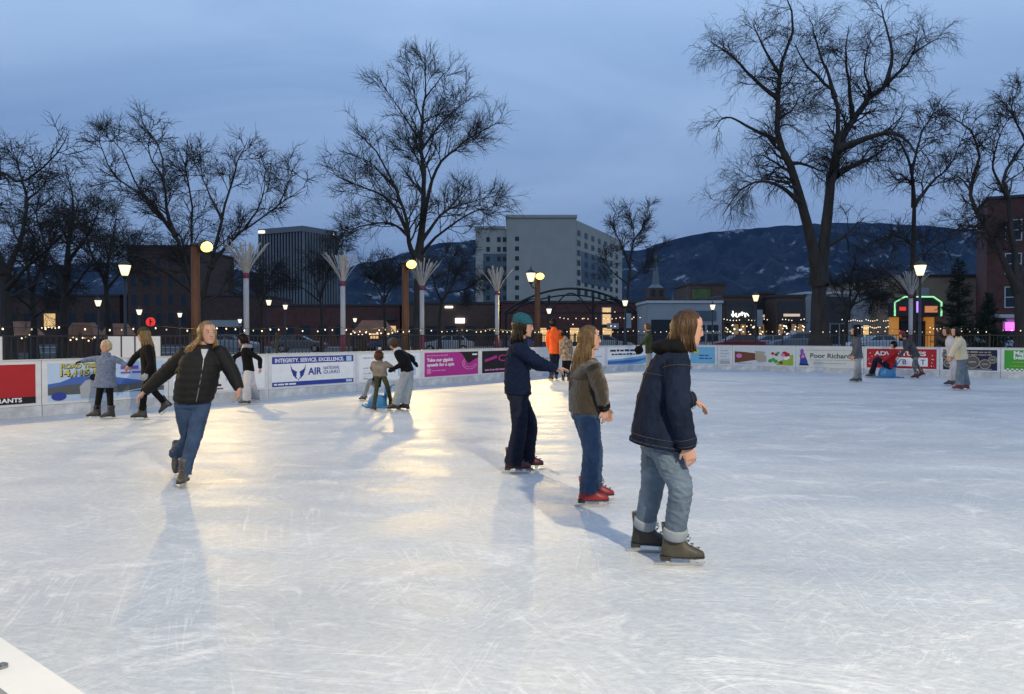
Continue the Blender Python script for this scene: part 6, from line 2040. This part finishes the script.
    if S.get('pony'):
        b = MB(); p = HP(-.10, 0, .03)
        for q in range(40):
            pts = [p + Vector((rng.gauss(0, .008), rng.gauss(0, .008), 0))]
            for i in range(5):
                pts.append(pts[-1] + Vector((rng.gauss(0, .006) - f0.x * .03 * (1.2 - i * .3), rng.gauss(0, .006) - f0.y * .03 * (1.2 - i * .3), -.055 * s)))
            b.tube(pts, [.008, .009, .008, .006, .004, .002], 5)
        bld(b, 'ponytail', hm)
    if S.get('hat'):
        b = MB(); rings = []
        sl = S.get('slouch', 0)
        for z, k in ((.022, 1.06), (.026, 1.12), (.050, 1.13), (.056, 1.10), (.080, 1.06), (.108, .90), (.128, .66), (.140, .36), (.145, .08)):
            kk = k * (1 + .012 * math.sin(z * 300)); z = z - S.get('hatdrop', 0) * max(0, 1 - z / .145)
            rings.append(ellipse_ring(HP(-.012 - sl * max(0, z - .05), 0, z), hl * (.080 * kk * hs), hf * (.099 * kk * hs), 22, 2.1))
        b.loft(rings); bld(b, S.get('hatname', 'beanie'), S['hat'])
        if S.get('pompom'):
            b = MB(); b.ball(HP(-.015, 0, .17), .036 * hs, 10, 8); me = b.mesh('pompom', True); folds(me, .006, 3, 60, 60); lnk(me, 'pompom', S['pompom'])
        if S.get('hatband'):
            b = MB(); b.loft([ellipse_ring(HP(-.012, 0, z), hl * (.080 * 1.145 * hs), hf * (.099 * 1.145 * hs), 22, 2.1) for z in (.058, .075)]); bld(b, 'hat_band', S['hatband'])
    return root

# ---- near skater in denim jacket
person('nearest skater, brown-haired in dark denim jacket and cuffed light jeans', 4.80, dict(
    yaw=4, look=2, nod=10, pelvis=(661, 440), neck=(675, 349), head=(688.5, 328.5), bend=.03,
    shR=(677, 363, -.19), shL=(678, 361, .17),
    armR=((679, 405, -.26), (688, 446, -.24)), armL=((674, 402, .22), (692, 399, .26)), palmR=(0, 1, 0), palmL=(0, 0, -1), handR=(.25, .05, -1), handL=(.8, -.1, -.45),
    legR=((681, 488, -.12), ('g', 675, 566.5, -4)), legL=((653, 486, .14), ('g', 644.5, 553, -8))),
    dict(h=1.70, near=1, top=DENIM_JKT, pants=DENIM_LIGHT, cuffs=DENIM_PALE, hem=.195, bag=1.0, legr=(.100, .092, .080, .075, .071), boot=m_boot_tan, bootL=m_boot_blk, hood=BLACK, headk=.95,
         prof=[(-.06, .225, .190), (.06, .222, .182), (.28, .208, .165), (.52, .200, .148), (.72, .200, .136), (.86, .182, .112), (.95, .118, .090), (1.01, .082, .078), (1.04, .078, .076)],
         sleeve=(.086, .080, .074, .068, .060), tfold=.010, fold=.012, hairm=H_BROWN, hairlen=.11, frontlen=1.0, hairspread=108, locks=230, hairline=.34, cuffext=-.005, sweep=(.05, 0, 0), hemline=DENIM_JKT, rib=DENIM_JKT, stitch=mat('tan_thread', (.075, .06, .042), .8, .2, 60), stitch_t=(-.035, .035, .70)))
# ---- brown fleece
person('long-haired blonde skater in brown fleece, blue jeans and red skates', 6.45, dict(
    yaw=10, look=0, nod=0, pelvis=(586, 412), neck=(589, 359), head=(590, 338.5), bend=.02,
    armR=((601, 389, -.22), (604.5, 409, -.18)), armL=((600, 392, .25), (606, 408, .22)), handR=(.15, .2, -1),
    legR=((592, 451, -.08), ('g', 588, 507, 0)), legL=((594, 450, .08), ('g', 594, 501, 0))),
    dict(h=1.62, near=1, headk=.95, top=BROWN, topname='fleece', tfold=.008, yoke=DKBROWN, pants=DENIM_MID, bag=1.03, legr=(.100, .098, .084, .080, .082), hem=.13, boot=m_boot_red, rib=BLACK, hipk=1.08, fold=.011,
         prof=[(-.02, .185, .150), (.06, .185, .150), (.28, .180, .145), (.52, .190, .142), (.72, .196, .130), (.86, .182, .108), (.95, .112, .084), (1.01, .074, .070), (1.03, .070, .068)],
         sleeve=(.082, .078, .070, .062, .050), hairm=H_DKBL, hairlen=.40, hairspread=96, frontlen=.35, locks=260, sweep=(-.16, -.02, 0)))
# ---- teal beanie
person('skater in teal beanie and navy jacket reaching one arm forward', 7.98, dict(
    yaw=2, look=0, nod=4, pelvis=(518, 392), neck=(520, 341), head=(523.5, 326), bend=.02,
    shR=(518.5, 349, -.18),
    armR=((538, 362, -.22), (555.5, 369, -.10)), armL=((534, 364, .2), (552, 368, .18)), handR=(1, .1, .05), palmR=(0, 0, -1), palmL=(0, 0, -1),
    legR=((519.5, 428, -.09), ('g', 513, 473.5, 0)), legL=((530, 425, .10), ('g', 526, 470, 5))),
    dict(h=1.72, near=1, top=NAVY, pants=DENIM_DARK, bag=1.02, legr=(.100, .092, .082, .086, .100), hem=.10, boot=m_boot_mar, fold=.011, tfold=.010, hat=TEAL, slouch=.25, hairm=H_BLACK, hairlen=.16, hairspread=88, locks=130, sweep=(.03, 0, 0),
         prof=[(-.03, .172, .142), (.06, .178, .146), (.28, .174, .138), (.52, .184, .134), (.72, .194, .126), (.86, .180, .108), (.95, .114, .086), (1.01, .078, .074), (1.05, .076, .074)], sleeve=(.084, .076, .066, .058, .048), hemline=NAVY))
# ---- black puffer
person('woman in black puffer jacket and blue jeans gliding on one skate', 7.42, dict(
    yaw=-58, look=-42, nod=0, pelvis=(193, 399), neck=(203, 349), head=(207.5, 333), bend=0, belly=.01,
    shR=(186.5, 354, .02), shL=(219.5, 352, .06),
    armR=((165, 373, .05), (144, 392, 0)), armL=((231, 371, .05), (239, 389, 0)), handL=(-.1, -.1, -1), palmL=(-1, 0, 0), palmR=(0, 0, -1),
    legL=((193, 440, -.08), ('g', 183, 486, -80)), legR=((187, 438, .12), ('a', 175, 452, .40, -62, 52))),
    dict(h=1.70, near=1, headk=.95, top=BLACKP, pants=DENIM_MID, bag=.98, legr=(.098, .090, .074, .066, .076), hem=.12, boot=m_boot_gry, quilt=1, fold=.011, bulk=1.02, zip=1, shirt=LGREY, collar=BLACKP,
         prof=[(-.06, .168, .140), (.02, .190, .158), (.28, .198, .160), (.52, .198, .154), (.72, .200, .140), (.86, .182, .114), (.95, .116, .092), (1.01, .080, .080), (1.04, .076, .078)],
         sleeve=(.084, .080, .074, .066, .050), hairm=H_BLOND, hairlen=.44, hairspread=104, frontlen=.80, locks=240, sweep=(-1.0, .2, .12), straight=55, tfold=.005))
# ---- hand-holding pair
person('older person with pale blond hair in blue-grey coat, arms spread', 13.2, dict(
    yaw=-95, look=-105, nod=6, pelvis=(105, 381), neck=(106, 355), head=(105.5, 346.5),
    armR=((88.5, 359.5, 0), (81, 361.5, 0)), armL=((121, 362, 0), (127, 366.5, -.05)),
    legR=((98.5, 396, -.03), ('g', 96, 418.5, -150)), legL=((109.5, 396, -.03), ('g', 110, 419, -140))),
    dict(h=1.45, top=BLUGREY, topname='coat', pants=BLACK, bag=.9, boot=m_boot_blk, hairm=H_PALE, hairlen=.03, gloves=(BLACK, 'R'), face=1, hem=.19, headk=1.08,
         prof=[(-.26, .235, .17), (.0, .215, .155), (.28, .195, .140), (.52, .195, .135), (.72, .200, .128), (.86, .182, .108), (.95, .118, .086), (1.01, .088, .084), (1.08, .080, .082)], collar=BLUGREY))
person('woman in green beanie and black jacket, long hair, holding her companion\'s hand', 12.9, dict(
    yaw=-150, look=-165, nod=8, pelvis=(149, 375), neck=(147, 344), head=(143.5, 335),
    armL=((151, 364, -.2), (146, 374, -.25)), armR=((135, 357, .1), (128.5, 366, .12)),
    legL=((144, 392, -.15), ('g', 141.5, 420, -160)), legR=((154.5, 392, .05), ('a', 163.5, 402, .25, -165, 38))),
    dict(h=1.62, top=BLACK, pants=BLACK, bag=.86, hem=.19, boot=m_boot_blk, hat=OLIVE, hairm=H_BLOND, hairlen=.24, sweep=(.35, 0, 0), gloves=(GREY, 'L'), face=1, bulk=1.05))
person('skater in black jacket over grey hood and pale grey trousers', 15.6, dict(
    yaw=-160, look=-172, nod=14, pelvis=(248.5, 369), neck=(245.5, 347), head=(242.5, 339.5),
    armL=((259.5, 359, -.1), (260, 368.5, -.05)), armR=((234.5, 357, .05), (232, 366, -.05)),
    legL=((246.5, 385, -.08), ('g', 246.5, 405, -175)), legR=((251.5, 384, .08), ('g', 255.5, 401, -165))),
    dict(h=1.52, top=BLACK, pants=LGREY, bag=1.12, hem=.12, legr=(.098, .095, .088, .088, .092), boot=m_boot_gry, hat=BLACK, hatname='cap', hairm=H_BLACK, hairlen=.06, shirt=LGREY, collar=LGREY, hood=GREY, face=1))
# ---- embracing pair and the child on the sled seat
person('child in maroon striped hat and grey-brown jacket steadied by an adult', 14.4, dict(
    yaw=85, look=80, nod=20, pelvis=(380, 374), neck=(380, 362), head=(379, 356.5), bend=.05,
    armR=((391, 367, -.05), (394, 370, .1)), armL=((372, 368, .1), (374, 372, .2)),
    legR=((387.5, 387, -.02), ('g', 390.5, 407.5, 60)), legL=((376.5, 388, 0), ('g', 374, 411, 130))),
    dict(h=1.20, top=GBROWN, pants=OLIVE, bag=.92, hem=.2, boot=m_boot_blk, hat=MAROON, hatband=BLACK, pompom=LGREY, hatdrop=.075, hairm=H_BROWN, hairlen=.01, locks=20, headk=1.30, bulk=1.15))
person('adult in grey beanie and pale jeans bending to hold the child', 14.4, dict(
    yaw=172, look=-175, nod=40, pelvis=(407, 370), neck=(397.5, 350.5), head=(393.5, 344), bend=.03,
    armL=((402, 364, -.2), (394, 368.5, -.22)), armR=((412, 358, .15), (413.5, 362, .2)), handR=(.6, .2, -.6),
    legL=((401, 387, -.05), ('g', 395.5, 411, 175)), legR=((408.5, 387, .08), ('g', 405.5, 410.5, 170))),
    dict(h=1.56, top=BLACK, pants=DENIM_PALE, bag=1.12, hem=.14, legr=(.095, .092, .085, .085, .085), boot=m_boot_blk, hat=DGREY, hatname='knit_cap', hairm=H_BROWN, hairlen=.03, collar=LGREY, shirt=LGREY, gloves=(BLACK, 'both'), face=1))
person('small child seated on the blue sled seat behind the striped hat', 15.0, dict(
    yaw=175, look=170, pelvis=(377, 385), neck=(379, 371), head=(379, 364),
    armL=((374, 378, -.08), (371, 383, -.08)), armR=((376, 377, .1), (371, 382, .1)),
    legL=((369, 381, -.06), ('g', 363.5, 400.5, 178)), legR=((370, 381, .1), ('g', 365, 398.5, 178))),
    dict(h=1.02, top=NAVY, pants=DENIM_PALE, bag=1.0, boot=m_boot_gry, hairm=H_BROWN, hairlen=.03, headk=1.2))
# ---- orange jacket and plaid companion
person('skater in bright orange jacket at the far boards', 24.0, dict(
    yaw=100, look=130, pelvis=(555, 351), neck=(554, 329), head=(552.5, 323.5),
    armR=((561, 340, 0), (561.5, 347, .05)), armL=((547.5, 340, 0), (548, 347, .05)),
    legR=((556.5, 362, 0), ('g', 556.5, 380, 90)), legL=((552.5, 362, 0), ('g', 551.5, 380.5, 110))),
    dict(h=1.86, top=ORANGE, pants=DENIM_DARK, boot=m_boot_blk, hat=BLACK, hairm=H_BLACK, hairlen=.03))
person('skater in plaid jacket and dark hat beside the orange jacket', 23.4, dict(
    yaw=80, look=60, pelvis=(567, 358), neck=(565.5, 338.5), head=(564, 333),
    armR=((571.5, 349, 0), (571.5, 355, .05)), armL=((561, 349, 0), (560.5, 355, .05)),
    legR=((568, 368, 0), ('g', 568.5, 381.5, 70)), legL=((564, 368, 0), ('g', 563.5, 381.5, 100))),
    dict(h=1.50, top=PLAID, pants=BLACK, boot=m_boot_blk, hat=BLACK, hairm=H_BLACK, hairlen=.05, bulk=1.08))
person('person in olive green jacket by the far boards beside the denim jacket', 26.0, dict(
    yaw=178, look=180, nod=10, pelvis=(649, 351), neck=(648.5, 332.5), head=(647, 327),
    armL=((644, 342, -.2), (640, 346, -.25)), armR=((645, 342, .2), (640, 345, .1)),
    legL=((648, 362, 0), ('g', 648, 376.5, 180)), legR=((651, 362, .1), ('g', 652, 376, 180))),
    dict(h=1.74, top=GREENJ, pants=GREY, boot=m_boot_blk, hairm=H_DKBL, hairlen=.05))
b = MB(); c = W(639, 350, 25.7); b.ball((0, 0, 0), (.16, .11, .15), 14, 10); bag_o = b.mesh('black_bag', True); folds(bag_o, .012, 9, 16, 16)
bo_ = empty('black_bag', (c.x, c.y, c.z - .15), 0, 'round black bag held by the person in olive green jacket', 'bag')
link('bag_body', bag_o, BLACK, bo_, (0, 0, .15))
b = MB(); b.tube([(-.1, 0, .26), (-.06, 0, .36), (.06, 0, .36), (.1, 0, .26)], .012, 6); b.build('handle', BLACK, bo_)
# ---- right-hand group
person('skater in grey-blue hoodie and pale jeans facing the sled seat pair', 22.6, dict(
    yaw=175, look=178, nod=5, pelvis=(858, 356), neck=(856, 336.5), head=(854, 331),
    armL=((857, 348, -.18), (853.5, 356, -.18)), armR=((856, 347, .2), (852, 355, .15)),
    legL=((857, 367, -.06), ('g', 856, 382.5, 178)), legR=((859, 367, .08), ('g', 859.5, 382, 178))),
    dict(h=1.70, top=fabric('slate_hoodie', (.075, .085, .11)), topname='hoodie', pants=DENIM_PALE, bag=1.05, boot=m_boot_gry, hairm=H_BLACK, hairlen=.14, hood=DGREY))
person('rider in red jacket leaning back on the blue sled seat', 25.2, dict(
    yaw=180, look=178, nod=0, pelvis=(889, 366), neck=(894.5, 350.5), head=(893.5, 344.8), bend=.02,
    armL=((889, 358, -.18), (883, 361, -.15)), armR=((890, 358, .2), (884, 361, .18)),
    legL=((876, 359.5, -.1), ('g', 871, 377.5, 180)), legR=((877, 358.5, .14), ('g', 873.5, 376.5, 180))),
    dict(h=1.62, top=REDJ, pants=fabric('ink_trousers', (.012, .014, .03)), boot=m_boot_gry, hat=BLACK, hairm=H_BLACK, hairlen=.03))
person('skater in red cap and dark grey jacket pushing the sled seat', 24.6, dict(
    yaw=180, look=182, nod=10, pelvis=(915, 355), neck=(905.5, 340), head=(901.8, 334.8), bend=.04,
    armL=((904, 351, -.15), (898.5, 357, -.15)), armR=((905, 350, .18), (899, 356, .15)),
    legL=((914, 365, -.08), ('g', 916.5, 379, 178)), legR=((917, 364, .1), ('a', 921.5, 371.5, .25, 180, 25))),
    dict(h=1.62, top=DGREY, pants=fabric('speckled_trousers', (.13, .15, .16), .7, 16), boot=m_boot_mar, hat=REDJ, hatname='cap', hairm=H_BROWN, hairlen=.05, legr=(.088, .08, .066, .055, .05), hem=.25))
person('woman in cream sweater with dark ponytail and wide blue jeans', 19.8, dict(
    yaw=165, look=178, nod=5, pelvis=(961.5, 357), neck=(958.5, 337.5), head=(955, 331.5),
    armL=((954.5, 348, -.2), (950.5, 357, -.18)), armR=((958, 348, .2), (953, 356, .15)),
    legL=((960.5, 371, -.08), ('g', 960, 390.5, 175)), legR=((964, 371, .08), ('g', 966.5, 390, 170))),
    dict(h=1.70, top=CREAM, topname='sweater', pants=DENIM_LIGHT, bag=1.15, hem=.12, legr=(.095, .092, .088, .092, .098), boot=m_boot_red, hairm=H_BLACK, hairlen=.10, pony=1, bulk=1.12,
         sleeve=(.080, .078, .074, .070, .064)))
person('skater half hidden in front of the cream sweater, pale trousers', 21.3, dict(
    yaw=170, look=178, nod=12, pelvis=(953, 358), neck=(950, 337.5), head=(946, 331.5),
    armL=((950, 348, -.15), (949, 357, -.15)), armR=((951, 348, .2), (949, 356, .15)),
    legL=((952.5, 370, -.06), ('g', 951, 386, 178)), legR=((955, 370, .1), ('g', 955, 385.5, 176))),
    dict(h=1.72, top=LGREY, pants=LGREY, bag=1.0, boot=m_boot_gry, hairm=H_BROWN, hairlen=.03))

# ---- blue sled seats (skating aids)
def sled_seat(x, y, rz, k, label):
    o = empty('sled_seat', (x, y, 0), rz, label, 'skating aid', 'blue plastic sled seats')
    # local x = travel direction
    b = MB(); rings = []
    for z, xa, xb, w in ((.03, -.26, .24, .17), (.06, -.28, .27, .19), (.20, -.27, .25, .18), (.32, -.29, .20, .17), (.36, -.30, .17, .16)):
        rings.append(ellipse_ring(Vector(((xa + xb) / 2, 0, z)) * k, Vector(((xb - xa) / 2 * k, 0, 0)), Vector((0, w * k, 0)), 20, 3.2))
    b.loft(rings); b.build('tub', m_blueseat, o, True)
    b = MB(); b.loft([ellipse_ring(Vector((-.27, 0, z)) * k, Vector((.035 * k, 0, 0)), Vector((0, w * k, 0)), 14, 3) for z, w in ((.362, .155), (.50, .15), (.60, .11))]); b.build('seat_back', m_blueseat, o, True)
    for sy in (-1, 1):
        b = MB(); b.tube([(-.52 * k, sy * .15 * k, .025), (-.3 * k, sy * .15 * k, .022), (.28 * k, sy * .15 * k, .022), (.40 * k, sy * .15 * k, .06)], .021, 8); b.build('runner', m_blueseat, o, True)
        b = MB(); b.tube([(-.28 * k, sy * .13 * k, .45 * k), (-.40 * k, sy * .13 * k, .62 * k), (-.46 * k, sy * .13 * k, .64 * k)], .016, 6); b.build('push_handle', m_blueseat, o, True)
p = W(887, HZ, 25.3); sled_seat(p.x, p.y, math.pi, 1.0, 'blue plastic sled seat carrying the rider in red jacket')
p = W(377, HZ, 15.05); sled_seat(p.x, p.y, math.pi - .1, .72, 'blue plastic sled seat carrying the small child')
